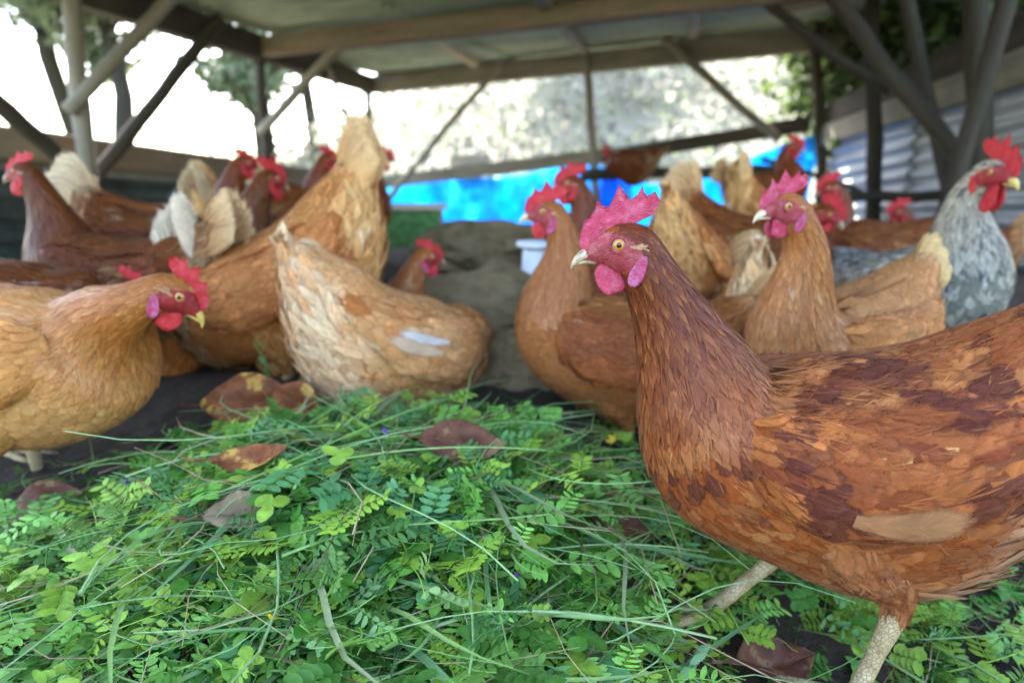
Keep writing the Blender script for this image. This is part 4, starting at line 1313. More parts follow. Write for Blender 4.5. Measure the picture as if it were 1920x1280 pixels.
            fo = fg.build('foot', M['leg'], leg)
    return root
# ------------------------------------------------------------------ the flock
def place(px, py, Y, s=1.0, bz=.20, dx=0.0):
    """root position so that the bird's body centre is seen at (px, py)"""
    p = PX(px, py, Y)
    return (p[0] + dx, p[1], p[2] - bz * s)
def at_eye(px, py, Y, yaw, s, head):
    p = PX(px, py, Y); r = math.radians(yaw); c, n = math.cos(r), math.sin(r)
    h = np.array(head, float) * .01 * s
    return (p[0] - (h[0] * c - h[1] * n), p[1] - (h[0] * n + h[1] * c), p[2] - h[2])
def at_tail(px, py, Y, yaw, s, bp, tail):
    """root position so that the tip of the tail is seen at (px, py)"""
    b = math.radians(bp); e = math.radians(tail[0] + tail[2] * .2)
    t0 = math.radians(tail[0])
    x, z = -11.6 - 2.2 * math.cos(t0) - tail[1] * .95 * math.cos(e), 25.3 + 2.2 * math.sin(t0) + tail[1] * .95 * math.sin(e) - 19
    return at_eye(px, py, Y, yaw, s, (x * math.cos(b) - z * math.sin(b), 0, 19 + x * math.sin(b) + z * math.cos(b)))
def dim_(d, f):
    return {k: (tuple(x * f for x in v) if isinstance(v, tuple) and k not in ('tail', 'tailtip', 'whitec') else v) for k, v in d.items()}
MAHOG = pal(neck=(0.14, 0.032, 0.010), neck2=(0.40, 0.16, 0.05), back=(0.24, 0.065, 0.02), back2=(0.46, 0.21, 0.075), breast=(0.30, 0.09, 0.026), breast2=(0.50, 0.24, 0.10),
            wing=(0.42, 0.165, 0.05), wing2=(0.17, 0.04, 0.014), fluff=(0.40, 0.20, 0.10), fluff2=(0.62, 0.48, 0.36), tail=(0.36, 0.13, 0.045), patch=.6, white=.0, pscale=.5)
GOLD = pal(neck=(0.40, 0.16, 0.04), neck2=(0.60, 0.34, 0.13), back=(0.46, 0.22, 0.07), back2=(0.60, 0.36, 0.15), breast=(0.52, 0.30, 0.12), breast2=(0.62, 0.42, 0.20), wing=(0.50, 0.26, 0.09), wing2=(0.58, 0.34, 0.13),
           fluff=(0.56, 0.36, 0.14), fluff2=(0.62, 0.46, 0.22), white=.004, patch=.45, flight=(0.58, 0.36, 0.16))
BUFF = pal(neck=(0.34, 0.12, 0.035), neck2=(0.60, 0.42, 0.24), back=(0.52, 0.28, 0.11), back2=(0.66, 0.46, 0.25), breast=(0.46, 0.20, 0.07), breast2=(0.64, 0.46, 0.26), wing=(0.62, 0.42, 0.22), wing2=(0.46, 0.22, 0.08),
           fluff=(0.58, 0.36, 0.18), fluff2=(0.72, 0.58, 0.42), tail=(0.66, 0.50, 0.30), tailtip=(0.74, 0.64, 0.48), white=.012, patch=.6, flight=(0.62, 0.46, 0.28))
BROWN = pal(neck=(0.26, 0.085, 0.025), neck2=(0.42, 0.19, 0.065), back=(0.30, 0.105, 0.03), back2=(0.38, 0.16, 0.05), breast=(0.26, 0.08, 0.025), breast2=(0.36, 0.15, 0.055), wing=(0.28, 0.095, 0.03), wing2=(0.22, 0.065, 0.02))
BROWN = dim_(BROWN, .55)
CREAMT = dict(tail=(0.62, 0.46, 0.26), tailtip=(0.78, 0.70, 0.55))
ORANGE = pal(neck=(0.42, 0.16, 0.045), neck2=(0.56, 0.30, 0.11), back=(0.46, 0.20, 0.06), back2=(0.54, 0.28, 0.10), wing=(0.48, 0.23, 0.08), wing2=(0.42, 0.18, 0.06), breast=(0.42, 0.18, 0.06), tail=(0.55, 0.30, 0.12), tailtip=(0.68, 0.50, 0.28), fluff=(0.54, 0.33, 0.13), fluff2=(0.58, 0.38, 0.18))
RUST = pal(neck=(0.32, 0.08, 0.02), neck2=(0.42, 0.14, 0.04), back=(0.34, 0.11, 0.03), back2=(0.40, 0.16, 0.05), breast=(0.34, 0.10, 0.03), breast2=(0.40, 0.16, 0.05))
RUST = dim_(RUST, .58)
GREY = pal(neck=(0.56, 0.47, 0.33), neck2=(0.66, 0.57, 0.41), back=(0.60, 0.54, 0.42), back2=(0.20, 0.20, 0.18), breast=(0.19, 0.19, 0.15), breast2=(0.46, 0.42, 0.33), wing=(0.70, 0.64, 0.52), wing2=(0.30, 0.25, 0.16),
           fluff=(0.12, 0.13, 0.12), fluff2=(0.28, 0.27, 0.25), tail=(0.05, 0.06, 0.06), tailtip=(0.2, 0.2, 0.2), white=.08)
def mk(d, **k):
    e = dict(d); e.update(k); return e

def patchA(pos, c, rg):
    """dark chestnut blotches on the wing of the near hen"""
    n = fbm(pos * .42 + 3.3, 3)
    d = np.clip((n - .49) * 12, 0, 1)[:, None] * np.clip((pos[:, 0:1] + 16) / 6, 0, 1) * np.clip((pos[:, 2:3] - 13) / 4, .1, 1)
    c = c * (1 - .85 * d) + np.array((.085, .018, .011)) * .85 * d
    return c

G1 = 'hens crowding round the greens'
def hen_eye(label, px, py, Y, yaw, s=1.0, head=(16.5, 0, 33), name='hen', **k):
    return bird(name, label, at_eye(px, py, Y, yaw, s, head), yaw, s, head=head, **mk(dict(group=G1), **k))
def hen_tail(label, px, py, Y, yaw, s=1.0, bp=0.0, tail=(55, 11, 14), **k):
    return bird('hen', label, at_tail(px, py, Y, yaw, s, bp, tail), yaw, s, bp=bp, tail=tail, **mk(dict(group=G1), **k))
LILAC = mk(REDHEAD, lobe='lobe')
bird('hen', 'big mahogany-necked brown hen standing closest, facing left with pink comb', (.258, .445, -.012), 176, 1.05, P=MAHOG, H=PINKHEAD, head=(17.2, 0, 34.2), feet=((7.0, -4.5), (-1.5, 4.5)), seed=3, flight=True, fat=1.25, bp=-3, accents=((3.2, 126, 6.6, 2.7, (0.33, 0.145, 0.058)),), patchfn=patchA, group=G1, dens=1.5, tail=(46, 11, 16))
hen_eye('golden buff hen at the left edge with lowered head turned towards the greens', 338, 552, .62, -6, 1.08, (18.5, 0, 25.8), P=GOLD, H=mk(LILAC, beak='beak_yellow'), bp=-3, hp=-36, hy=30, seed=5, dens=1.3, combscale=.75, feet=((-5, 4.6), (-2, -4.6)))
bird('hen', 'pale buff hen with white feathers crouching with its back to the camera', place(758, 650, .88, 1.12, .19), 44, 1.12, P=BUFF, H=LILAC, bp=-15, head=(15.5, 0, 11), hp=-55, feet=None, seed=8, flight=True, accents=((2.75, 84, 6.5, 1.5, (0.58, 0.52, 0.46)), (2.6, 104, 7.0, 2.0, (0.56, 0.38, 0.24))), group=G1, tail=(34, 5, 20), fat=1.08, dens=1.2, comb=COMB_LOW)
hen_eye('white-flecked brown hen looking right from behind the pale crouching hen', 806, 480, 1.08, 8, 1.0, (15.0, 0, 32.0), P=mk(ORANGE, white=.06, neck=(0.36, 0.13, 0.035), neck2=(0.52, 0.34, 0.16)), H=LILAC, bp=0, hp=-4, hy=16, seed=109, comb=COMB_LOW)
hen_tail('golden hen pecking with its tail raised highest of all', 690, 218, .98, 186, 1.2, -22, (42, 11, 12), P=mk(ORANGE, back=(0.48, 0.23, 0.075), back2=(0.56, 0.32, 0.12)), head=(18.5, 0, 8), hp=-48, seed=11)
hen_tail('orange-brown hen seen from behind between the pecking hen and the sitting hen', 455, 452, .92, 48, .92, -12, (52, 11, 14), P=ORANGE, head=(17, 0, 16), hp=-30, seed=13)
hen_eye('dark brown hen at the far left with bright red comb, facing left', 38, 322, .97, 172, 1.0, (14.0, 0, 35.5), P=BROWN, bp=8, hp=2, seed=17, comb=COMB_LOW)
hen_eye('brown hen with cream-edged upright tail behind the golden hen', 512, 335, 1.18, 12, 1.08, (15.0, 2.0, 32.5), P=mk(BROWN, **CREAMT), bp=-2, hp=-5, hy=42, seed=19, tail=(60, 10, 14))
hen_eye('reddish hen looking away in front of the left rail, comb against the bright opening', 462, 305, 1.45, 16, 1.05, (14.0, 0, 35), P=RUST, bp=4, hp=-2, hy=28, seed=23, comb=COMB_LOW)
hen_tail('hen showing only its cream tail upright before the reddish hen', 355, 300, 1.30, 74, .95, -8, (62, 12, 8), P=mk(ORANGE, **CREAMT), head=(17, 0, 20), hp=-25, seed=29)
hen_tail('hen with white fanned tail pointing up behind the neck of the golden hen', 318, 360, .90, 66, .95, -10, (62, 13, 10), P=mk(BROWN, tail=(0.80, 0.76, 0.66), tailtip=(0.86, 0.85, 0.82)), head=(17, 0, 14), hp=-35, seed=31)
hen_eye('speckled brown hen hidden behind the golden hen, only back and comb showing', 250, 545, .80, 12, .95, (15.5, 0, 21.5), P=mk(BROWN, white=.08), bp=-8, hp=-25, seed=37, comb=COMB_LOW)
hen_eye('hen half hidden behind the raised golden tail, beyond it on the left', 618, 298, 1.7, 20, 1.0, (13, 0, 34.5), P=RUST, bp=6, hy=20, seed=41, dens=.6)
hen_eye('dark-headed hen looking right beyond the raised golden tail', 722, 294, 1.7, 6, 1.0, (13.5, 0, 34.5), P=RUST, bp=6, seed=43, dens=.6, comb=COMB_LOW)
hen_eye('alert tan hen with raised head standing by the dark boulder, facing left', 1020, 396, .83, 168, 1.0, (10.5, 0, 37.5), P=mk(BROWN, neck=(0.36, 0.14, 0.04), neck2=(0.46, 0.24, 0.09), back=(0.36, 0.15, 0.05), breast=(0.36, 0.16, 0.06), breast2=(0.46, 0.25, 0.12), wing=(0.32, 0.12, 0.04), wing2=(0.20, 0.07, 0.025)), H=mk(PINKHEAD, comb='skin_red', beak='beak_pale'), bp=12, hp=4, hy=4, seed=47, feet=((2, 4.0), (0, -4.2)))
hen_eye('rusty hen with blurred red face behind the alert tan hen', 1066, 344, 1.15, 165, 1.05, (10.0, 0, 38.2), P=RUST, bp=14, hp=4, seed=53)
hen_eye('small dark hen crouched on the thick perch branch at the back', 1136, 284, 3.0, 168, .82, (13.0, 0, 25.5), P=BROWN, bp=6, hp=-12, seed=59, group='hens on perches', dens=.5, tail=(20, 2, 12), fat=1.3, bodyw=1.2, feet=None)
hen_tail('orange hen with upright tail just behind the comb of the near hen', 1290, 300, 1.32, 14, 1.05, -6, (66, 10, 12), P=ORANGE, head=(16, 0, 22), hp=-20, seed=61)
hen_tail('tan hen with pointed tail behind the orange hen', 1388, 285, 1.65, 16, 1.05, -6, (62, 10, 12), P=mk(ORANGE, back=(0.40, 0.17, 0.06)), head=(16, 0, 24), hp=-20, seed=67, dens=.7)
bird('hen', 'brown hen seen from behind, body low beside the head of the near hen', place(1295, 500, 1.12, .95, .20), 55, .95, P=mk(ORANGE, back=(0.42, 0.19, 0.06), back2=(0.34, 0.13, 0.04)), bp=-18, head=(17, 0, 14), hp=-30, seed=71, group=G1, tail=(30, 6, 10))
bare = hen_tail('pale buff hen seen from behind with a bare pink patch under its tail', 1425, 438, .86, 60, .9, -4, (62, 8, 12), P=mk(BUFF, fluff=(0.60, 0.42, 0.20)), head=(17, 0, 16), hp=-30, seed=73)
hen_eye('light brown hen with pale pink comb standing behind the near hen, facing left', 1466, 386, .66, 208, .94, (13.8, 0, 37.0), P=mk(BROWN, neck=(0.40, 0.17, 0.05), neck2=(0.54, 0.30, 0.12), back=(0.46, 0.24, 0.09), back2=(0.52, 0.30, 0.13), breast=(0.34, 0.15, 0.06), breast2=(0.50, 0.32, 0.19), wing=(0.46, 0.24, 0.09), wing2=(0.40, 0.19, 0.07), tail=(0.55, 0.36, 0.16), tailtip=(0.70, 0.56, 0.32)), H=mk(PINKHEAD, beak='beak_pale'), bp=0, hp=0, hy=-22, seed=79, tail=(44, 8, 14), dens=1.2)
hen_eye('dark hen up on the perch in the rear corner, head turned to the right', 1492, 275, 2.0, -62, 1.0, (9.5, 0, 33.5), P=RUST, bp=12, hp=-4, hy=25, seed=83, group='hens on perches', dens=.6, feet=None)
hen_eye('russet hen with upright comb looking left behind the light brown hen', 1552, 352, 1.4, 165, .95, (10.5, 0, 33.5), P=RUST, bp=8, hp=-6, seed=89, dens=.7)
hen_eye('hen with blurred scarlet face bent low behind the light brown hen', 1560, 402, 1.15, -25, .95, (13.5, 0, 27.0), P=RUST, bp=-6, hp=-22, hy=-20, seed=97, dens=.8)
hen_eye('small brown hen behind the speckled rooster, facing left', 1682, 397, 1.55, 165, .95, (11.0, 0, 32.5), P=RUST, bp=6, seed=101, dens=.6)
hen_eye('grey and white speckled rooster with large red comb and wattles at the right edge', 1872, 322, .90, -78, 1.12, (10.5, 0, 37.0), 'rooster', P=GREY, H=mk(REDHEAD, beak='beak_yellow'), bp=18, hp=-8, hy=2, seed=103, rooster=True, dens=1.6, group='rooster', cat='rooster', combscale=1.2, wattle=1.6, tail=(40, 12, 16))
# bare patch of the pale hen
V, F = ellip_arrays(16, 20)
V = V * np.array([.012, .020, .040])
V = V + (vnoise(V * 160) - .5)[:, None] * .006
o = make_mesh('bare_patch', V, F, M['skin_pink'], bare, True)
bv = np.array([v.co[:] for c_ in bare.children if c_.name.startswith('body') for v in c_.data.vertices])
near_ = bv[(np.abs(bv[:, 2] - .215) < .012) & (np.abs(bv[:, 1] + .01) < .02)]
o.location = (near_[:, 0].min() - .012, -.012, .212); o.rotation_euler = (0, .3, .3)
o['label'] = 'bare pink skin under the tail'

# ------------------------------------------------------------------ cut greens
rgG = np.random.default_rng(21)
def leaflet(L, W, fold=.25, droop=.15):
    """leaflet along +x with rounded outline, folded at the midrib"""
    V = [(0, 0, 0)]
    for a, b in ((.16, .62), (.52, 1.0), (.86, .62)):
        z = -droop * L * a * a
        V += [(a * L, b * W / 2, z + fold * b * W / 2), (a * L, 0, z), (a * L, -b * W / 2, z + fold * b * W / 2)]
    V += [(L, 0, -droop * L)]
    F3 = [(0, 2, 1), (0, 3, 2), (10, 7, 8), (10, 8, 9)]
    F4 = [(1, 2, 5, 4), (2, 3, 6, 5), (4, 5, 8, 7), (5, 6, 9, 8)]
    return np.array(V), [np.array(F3), np.array(F4)]
def leaflet_lite(L, W, fold=.25, droop=.15):
    V = [(0, 0, 0)]
    for a, b in ((.16, .62), (.52, 1.0), (.86, .62)):
        z = -droop * L * a * a
        V += [(a * L, b * W / 2, z + fold * b * W * .3), (a * L, -b * W / 2, z + fold * b * W * .3 * (1 if a < .5 else .4))]
    V += [(L, 0, -droop * L)]
    return np.array(V), [np.array([(0, 2, 1), (7, 5, 6)]), np.array([(1, 2, 4, 3), (3, 4, 6, 5)])]

def rot_to(d, up):
    d = nrm(d); s = nrm(np.cross(up, d)); u = np.cross(d, s)
    return np.stack([d, s, u], 1)

def stem_arr(pts, r, seg=5): return tube_arrays(pts, r, seg)

GREENS = [(0.065, 0.19, 0.022), (0.10, 0.26, 0.030), (0.15, 0.33, 0.05), (0.075, 0.21, 0.06), (0.22, 0.36, 0.035), (0.05, 0.14, 0.03)]
def vetch(rg, L=.11, nl=6, tend=True, big=1.0):
    g = Geo()
    a = rg.normal(0, .35, 3)
    pts = bez((0, 0, 0), (L * .33, a[0] * L * .3, L * .10), (L * .66, a[1] * L * .4, L * .12), (L, a[2] * L * .5, L * rg.uniform(-.05, .25)), 9)
    V, F = stem_arr(pts, np.linspace(.0011, .0006, 9), 4)
    c0 = np.array(GREENS[rg.integers(len(GREENS))])
    g.add(V, F, np.tile(c0 * 1.5 + .02, (len(V), 1)))
    for k in range(nl):
        t = (k + .6) / nl
        b = pts[int(t * 8)]
        sd = 1 if k % 2 else -1
        d = nrm(np.array([.5, sd * rg.uniform(.6, 1.1), rg.uniform(.0, .8)]))
        rl = rg.uniform(.026, .042) * big
        e = b + d * rl + np.array([0, 0, -.004])
        rp = bez(b, b + d * rl * .4 + (0, 0, .003), b + d * rl * .7 + (0, 0, .002), e, 5)
        V, F = stem_arr(rp[::2], .0005, 3)
        g.add(V, F, np.tile(c0 * 1.2, (len(V), 1)))
        np_ = rg.integers(4, 7)
        up = nrm(np.array([rg.normal(0, .3), rg.normal(0, .3), 1]))
        side = nrm(np.cross(up, d))
        cl = c0 * rg.uniform(.75, 1.3)
        for m in range(np_):
            f = (m + .7) / (np_ + .3)
            bb = b + (e - b) * f
            for s2 in (1, -1):
                ld = nrm(d * .45 + side * s2 + up * rg.normal(.05, .2))
                Vl, Fl = (leaflet if big > 1 else leaflet_lite)(rg.uniform(.011, .017) * big, rg.uniform(.0048, .0070) * big * (1 + .25 * (big > 1)), rg.uniform(.1, .5))
                g.add(bb + Vl @ rot_to(ld, up).T, Fl, np.tile(cl * rg.uniform(.88, 1.12), (len(Vl), 1)))
        if tend and rg.random() < .35:
            q = np.linspace(0, 1, 9)[:, None]
            q = q[::2]
            tp = e + d * q * .02 + side * np.sin(q * 5) * .004 + up * (1 - np.cos(q * 4)) * .004
            V, F = stem_arr(tp, .0003, 3); g.add(V, F, np.tile(c0 * 1.7, (len(V), 1)))
    return g

def clover(rg):
    g = Geo()
    h = rg.uniform(.03, .06)
    pts = bez((0, 0, -.02), (.005, 0, h * .3), (.012, 0, h * .7), (.02, 0, h), 6)
    V, F = stem_arr(pts, .0007, 4)
    c0 = np.array(GREENS[rg.integers(len(GREENS))])
    g.add(V, F, np.tile(c0 * 1.4, (len(V), 1)))
    for k in range(3):
        a = k * 2.094 + rg.normal(0, .15)
        d = np.array([math.cos(a), math.sin(a), rg.normal(.05, .2)])
        Vl, Fl = leaflet(rg.uniform(.014, .022), rg.uniform(.012, .017), rg.uniform(.05, .3), .25)
        g.add(pts[-1] + Vl @ rot_to(d, (0, 0, 1)).T, Fl, np.tile(c0 * rg.uniform(.85, 1.15), (len(Vl), 1)))
    return g

def lobed(rg):
    """toothed buttercup-like leaf"""
    g = Geo()
    n = 25
    a = np.linspace(-2.5, 2.5, n)
    r = (.011 + .006 * np.abs(np.cos(a * 1.25)) + .0025 * np.cos(a * 9)) * rg.uniform(.9, 1.5)
    V = np.stack([np.cos(a) * r, np.sin(a) * r, .004 * np.cos(a * 5) + r * .15], 1)
    V = np.vstack([V, [[-.002, 0, 0]]])
    F = np.stack([np.full(n - 1, n), np.arange(n - 1), np.arange(1, n)], 1)
    c0 = np.array([(0.09, 0.26, 0.03), (0.06, 0.20, 0.03)][rg.integers(2)])
    g.add(V, F, np.tile(c0, (n + 1, 1)))
    V, F = stem_arr(bez((-.002, 0, 0), (-.02, 0, -.01), (-.03, .004, -.02), (-.045, .004, -.03), 5), .0007, 4)
    g.add(V, F, np.tile(c0 * 1.3, (len(V), 1)))
    return g

def blade(rg, L, w, col):
    """grass blade: bent ribbon with a keel"""
    b = rg.normal(0, .9, 2)
    pts = bez((0, 0, 0), (L * .35, b[0] * L * .2, L * rg.uniform(.0, .3)), (L * .7, b[1] * L * .3, L * rg.uniform(0, .25)), (L, b.sum() * L * .25, L * rg.uniform(-.2, .15)), 8)
    d = nrm(np.gradient(pts, axis=0)); s = nrm(np.cross(d, [0, 0, 1.0]))
    wv = w * np.array([.7, .95, 1, 1, .9, .7, .4, .05])[:, None] / 2
    V = np.stack([pts + s * wv, pts - np.array([0, 0, 1]) * wv * .5, pts - s * wv], 1).reshape(-1, 3)
    g = Geo(); g.add(V, grid_faces(8, 3), np.tile(np.array(col), (24, 1)))
    return g

def bare_stem(rg, L, r, col, seg=6, n=8, bend=1.1):
    b = rg.normal(0, bend, 3)
    pts = bez((0, 0, 0), (L * .3, b[0] * L * .3, L * .06), (L * .65, b[1] * L * .3, L * .08), (L, b[2] * L * .3, 0), n)
    V, F = tube_arrays(pts, np.linspace(r, r * .6, n), seg)
    g = Geo(); g.add(V, F, np.tile(np.array(col), (len(V), 1)))
    return g

TV = [vetch(rgG, rgG.uniform(.07, .14), int(rgG.integers(4, 8))) for _ in range(10)]
TC = [clover(rgG) for _ in range(6)]
TB = [lobed(rgG) for _ in range(4)]
def flat(g):
    F = {k_: np.concatenate(v) for k_, v in g.F.items()}
    return np.concatenate(g.V), F, np.concatenate(g.C)
TV, TC, TB = [flat(x) for x in TV], [flat(x) for x in TC], [flat(x) for x in TB]
TX = [flat(vetch(rgG, rgG.uniform(.10, .16), 4, True, 1.45)) for _ in range(6)]
TG = [flat(blade(rgG, rgG.uniform(.07, .20), rgG.uniform(.0025, .006), np.array((GREENS + [(0.34, 0.30, 0.12)])[i % 7]) * rgG.uniform(.8, 1.2))) for i in range(10)]
TS = [flat(bare_stem(rgG, rgG.uniform(.10, .26), rgG.uniform(.0006, .0017), np.array([(0.18, 0.34, 0.09), (0.26, 0.42, 0.16), (0.13, 0.28, 0.07)][i % 3]), 4)) for i in range(9)]
TD = [flat(bare_stem(rgG, rgG.uniform(.05, .16), rgG.uniform(.0005, .0012), np.array([(0.30, 0.20, 0.11), (0.42, 0.32, 0.18), (0.16, 0.10, 0.06)][i % 3]), 3, 5)) for i in range(8)]

def put(g, tpl, p, yaw, tilt, roll, sc_, cm=1.0):
    V, F, C = tpl
    Rm = np.array(Matrix.Rotation(yaw, 3, 'Z') @ Matrix.Rotation(-tilt, 3, 'Y') @ Matrix.Rotation(roll, 3, 'X'))
    c = C.copy(); c[:, :3] = c[:, :3] * cm
    W = V * sc_ @ Rm.T
    W[:, 2] *= (.55 if p[0] < .08 else .38)
    g.add(W + p, list(F.values()), c)

def green_density(x, y):
    """where the heap of greens lies"""
    d = np.exp(-((x + .21) / .36) ** 4 - ((y - .47) / .23) ** 4)
    d = np.maximum(d, .24 * np.exp(-((x - .38) / .42) ** 4 - ((y - .50) / .28) ** 4))
    d = d * np.where((x < -.22) & (y < .42), .5, 1)
    d = d * np.where((x < -.30) & (y > .52), .15, 1)
    d = d * np.where((x > .09) & (x < .34) & (y > .30) & (y < .54), .22, 1)
    return d
def spots(n, thick, rg):
    out = []
    while len(out) < n:
        x = rg.uniform(-.72, .85, 4000); y = rg.uniform(.20, .86, 4000)
        d = green_density(x, y) * (.45 + .9 * fbm(np.stack([x * 9, y * 9, x * 0], 1), 3))
        k = rg.random(4000) < d
        x, y = x[k], y[k]
        z = ground_z(x, y) + rg.uniform(0, 1, len(x)) ** .8 * thick * np.minimum(1, green_density(x, y) * 1.3)
        out.extend(np.stack([x, y, z], 1))
    return np.array(out[:n])
g = Geo()
TH = .028
for p in spots(1200, TH, rgG):
    put(g, TV[rgG.integers(10)], p, rgG.uniform(0, 6.28), rgG.normal(.05, .45), rgG.normal(0, .8), rgG.uniform(.55, 1.0), rgG.uniform(.7, 1.2))
for p in spots(110, TH + .004, rgG):
    put(g, TX[rgG.integers(6)], p, rgG.uniform(0, 6.28), rgG.normal(.0, .3), rgG.normal(0, .6), rgG.uniform(.65, .9), np.array([1, 1, 1.1]) * rgG.uniform(.7, 1.0))
for p in spots(650, TH, rgG):
    put(g, TC[rgG.integers(6)], p, rgG.uniform(0, 6.28), rgG.normal(0, .4), rgG.normal(0, .4), rgG.uniform(.6, 1.1), rgG.uniform(.8, 1.2))
for p in spots(600, TH, rgG):
    put(g, TB[rgG.integers(4)], p, rgG.uniform(0, 6.28), rgG.normal(0, .5), rgG.normal(0, .5), rgG.uniform(.7, 1.2), rgG.uniform(.8, 1.2))
for p in spots(620, TH + .010, rgG):
    put(g, TS[rgG.integers(9)], p, rgG.normal(.3, .9) + (math.pi if rgG.random() < .5 else 0), rgG.normal(.03, .18), 0, rgG.uniform(.7, 1.1), rgG.uniform(.8, 1.15))
big = [flat(bare_stem(rgG, rgG.uniform(.18, .34), rgG.uniform(.0014, .0023), np.array([(0.24, 0.40, 0.12), (0.30, 0.44, 0.18), (0.18, 0.34, 0.08)][i % 3]), 6, 9, .35)) for i in range(6)]
for p in spots(55, .004, rgG):
    if p[0] > .12: continue
    p[2] += TH + .004
    put(g, big[rgG.integers(6)], p - np.array([.08, .04, 0]), rgG.normal(.45, .5), rgG.normal(.0, .10), 0, rgG.uniform(.7, 1.0), rgG.uniform(.85, 1.2))
tag(g.build('cut_greens', M['green_leaf'], None), 'loose heap of cut vetch, clover and stems in front of the hens', 'greens', kind='stuff')
g = Geo()
for p in spots(480, TH, rgG):
    put(g, TG[rgG.integers(10)], p, rgG.uniform(0, 6.28), rgG.normal(.12, .25), rgG.normal(0, .5), rgG.uniform(.6, 1.1), rgG.uniform(.8, 1.2))
tag(g.build('grass_blades', M['green_leaf'], None, smooth=True), 'bent grass blades mixed through the cut greens', 'grass', kind='stuff')
g = Geo()
for p in spots(700, TH + .010, rgG):
    put(g, TD[rgG.integers(8)], p, rgG.uniform(0, 6.28), rgG.normal(.03, .2), 0, rgG.uniform(.7, 1.2), rgG.uniform(.7, 1.2))
sx_, sy_ = rgG.uniform(-1.2, 1.4, 2600), rgG.uniform(.25, 2.0, 2600)
for p in np.stack([sx_, sy_, ground_z(sx_, sy_) + .003], 1):
    put(g, TD[rgG.integers(8)], p, rgG.uniform(0, 6.28), rgG.normal(.03, .15), 0, rgG.uniform(.2, .6), rgG.uniform(.25, 1.0))
tag(g.build('dry_straw', M['litter'], None), 'dry straw and stalks strewn over the dark soil', 'straw', kind='stuff')

# flowers among the greens: (pixel, distance)
def top_z(x, y): return ground_z(x, y) + TH * np.minimum(1, green_density(x, y) * 1.3)
def hit(px, py, lift=0.0):
    ys = np.arange(.22, 1.4, .004)
    P_ = np.array([PX(px, py, v) for v in ys])
    k = np.where(P_[:, 2] < top_z(P_[:, 0], P_[:, 1]) + lift + .012)[0]
    return P_[k[0]] if len(k) else PX(px, py, .8)
M['petal_yellow'] = mat_simple('yellow_petal', (0.75, 0.52, 0.02), .5, .3, 300, .2)
M['petal_purple'] = mat_simple('purple_petal', (0.22, 0.05, 0.40), .5, .3, 300, .35)
M['dead_leaf'] = None
def flower(name, label, px, py, mat, n, L, W, cup, group):
    p = hit(px, py, .004)
    root_ = empty(name, p)
    tag(root_, label, 'flower', group)
    root_.rotation_euler = (rgG.uniform(.2, .9), rgG.normal(0, .3), rgG.uniform(0, 6))
    for k_ in range(n):
        a = k_ * 2 * math.pi / n
        Vl, Fl = leaflet(L, W, .3, -cup)
        d = np.array([math.cos(a), math.sin(a), cup])
        make_mesh('petal', Vl @ rot_to(d, (0, 0, 1)).T, Fl, mat, root_)
    V, F = tube_arrays(bez((0, 0, 0), (0, 0, -.008), (.004, 0, -.016), (.008, 0, -.025), 5), .0007, 5)
    make_mesh('stalk', V, F, M['green_stalk'], root_)
M['green_stalk'] = mat_simple('green_stalk', (0.12, 0.28, 0.06), .6, .3, 200, .2)
flower('yellow_flower', 'bright yellow flower under a pale stem in the lower left greens', 318, 972, M['petal_yellow'], 7, .011, .005, .3, 'flowers in the greens')
flower('yellow_flower', 'small yellow flower near the bottom edge below the long stems', 505, 1160, M['petal_yellow'], 5, .007, .004, .3, 'flowers in the greens')
flower('yellow_flower', 'tiny yellow flower beside the breast of the near hen', 1150, 826, M['petal_yellow'], 5, .010, .004, .3, 'flowers in the greens')
flower('purple_flower', 'purple flower by the leafy edge below the golden hen', 232, 915, M['petal_purple'], 4, .008, .006, .8, 'flowers in the greens')
flower('purple_flower', 'purple vetch flower in the middle of the heap to the right', 968, 1080, M['petal_purple'], 3, .010, .006, 1.0, 'flowers in the greens')
flower('purple_flower', 'small violet flower on the upper right stem of the heap', 902, 900, M['petal_purple'], 3, .007, .005, 1.0, 'flowers in the greens')
flower('purple_flower', 'violet bud near the feet of the near hen', 1215, 1205, M['petal_purple'], 3, .007, .005, 1.0, 'flowers in the greens')
flower('purple_flower', 'tiny violet bud below the sitting hen', 724, 815, M['petal_purple'], 3, .006, .004, 1.0, 'flowers in the greens')

# fallen leaves
def mat_deadleaf(name, c1, c2, spot):
    k = NT(name)
    p = k.obj()
    n = k.noise(p, 60, 5)
    c = k.ramp(n, [(0.3, c1), (0.7, c2)])
    c = k.mix(k.ramp(k.noise(p, 45, 3, .5), [(0.58, 0.0), (0.64, 1.0)]), c, spot)
    c = k.mix(k.ramp(k.noise(p, 160, 4), [(0.62, 0.0), (0.7, .8)]), c, (0.03, 0.015, 0.01))
    k.P(Base__Color=c, Roughness=.6, Specular__IOR__Level=.2)
    k.bump(n, .5, .002)
    return k.m
M['leaf_brown'] = mat_deadleaf('brown_leaf', (0.10, 0.028, 0.010), (0.26, 0.085, 0.026), (0.46, 0.25, 0.05))
M['leaf_dark'] = mat_deadleaf('dark_leaf', (0.06, 0.020, 0.011), (0.15, 0.055, 0.027), (0.20, 0.11, 0.05))
M['leaf_grey'] = mat_deadleaf('grey_leaf', (0.13, 0.09, 0.05), (0.25, 0.18, 0.10), (0.30, 0.22, 0.12))
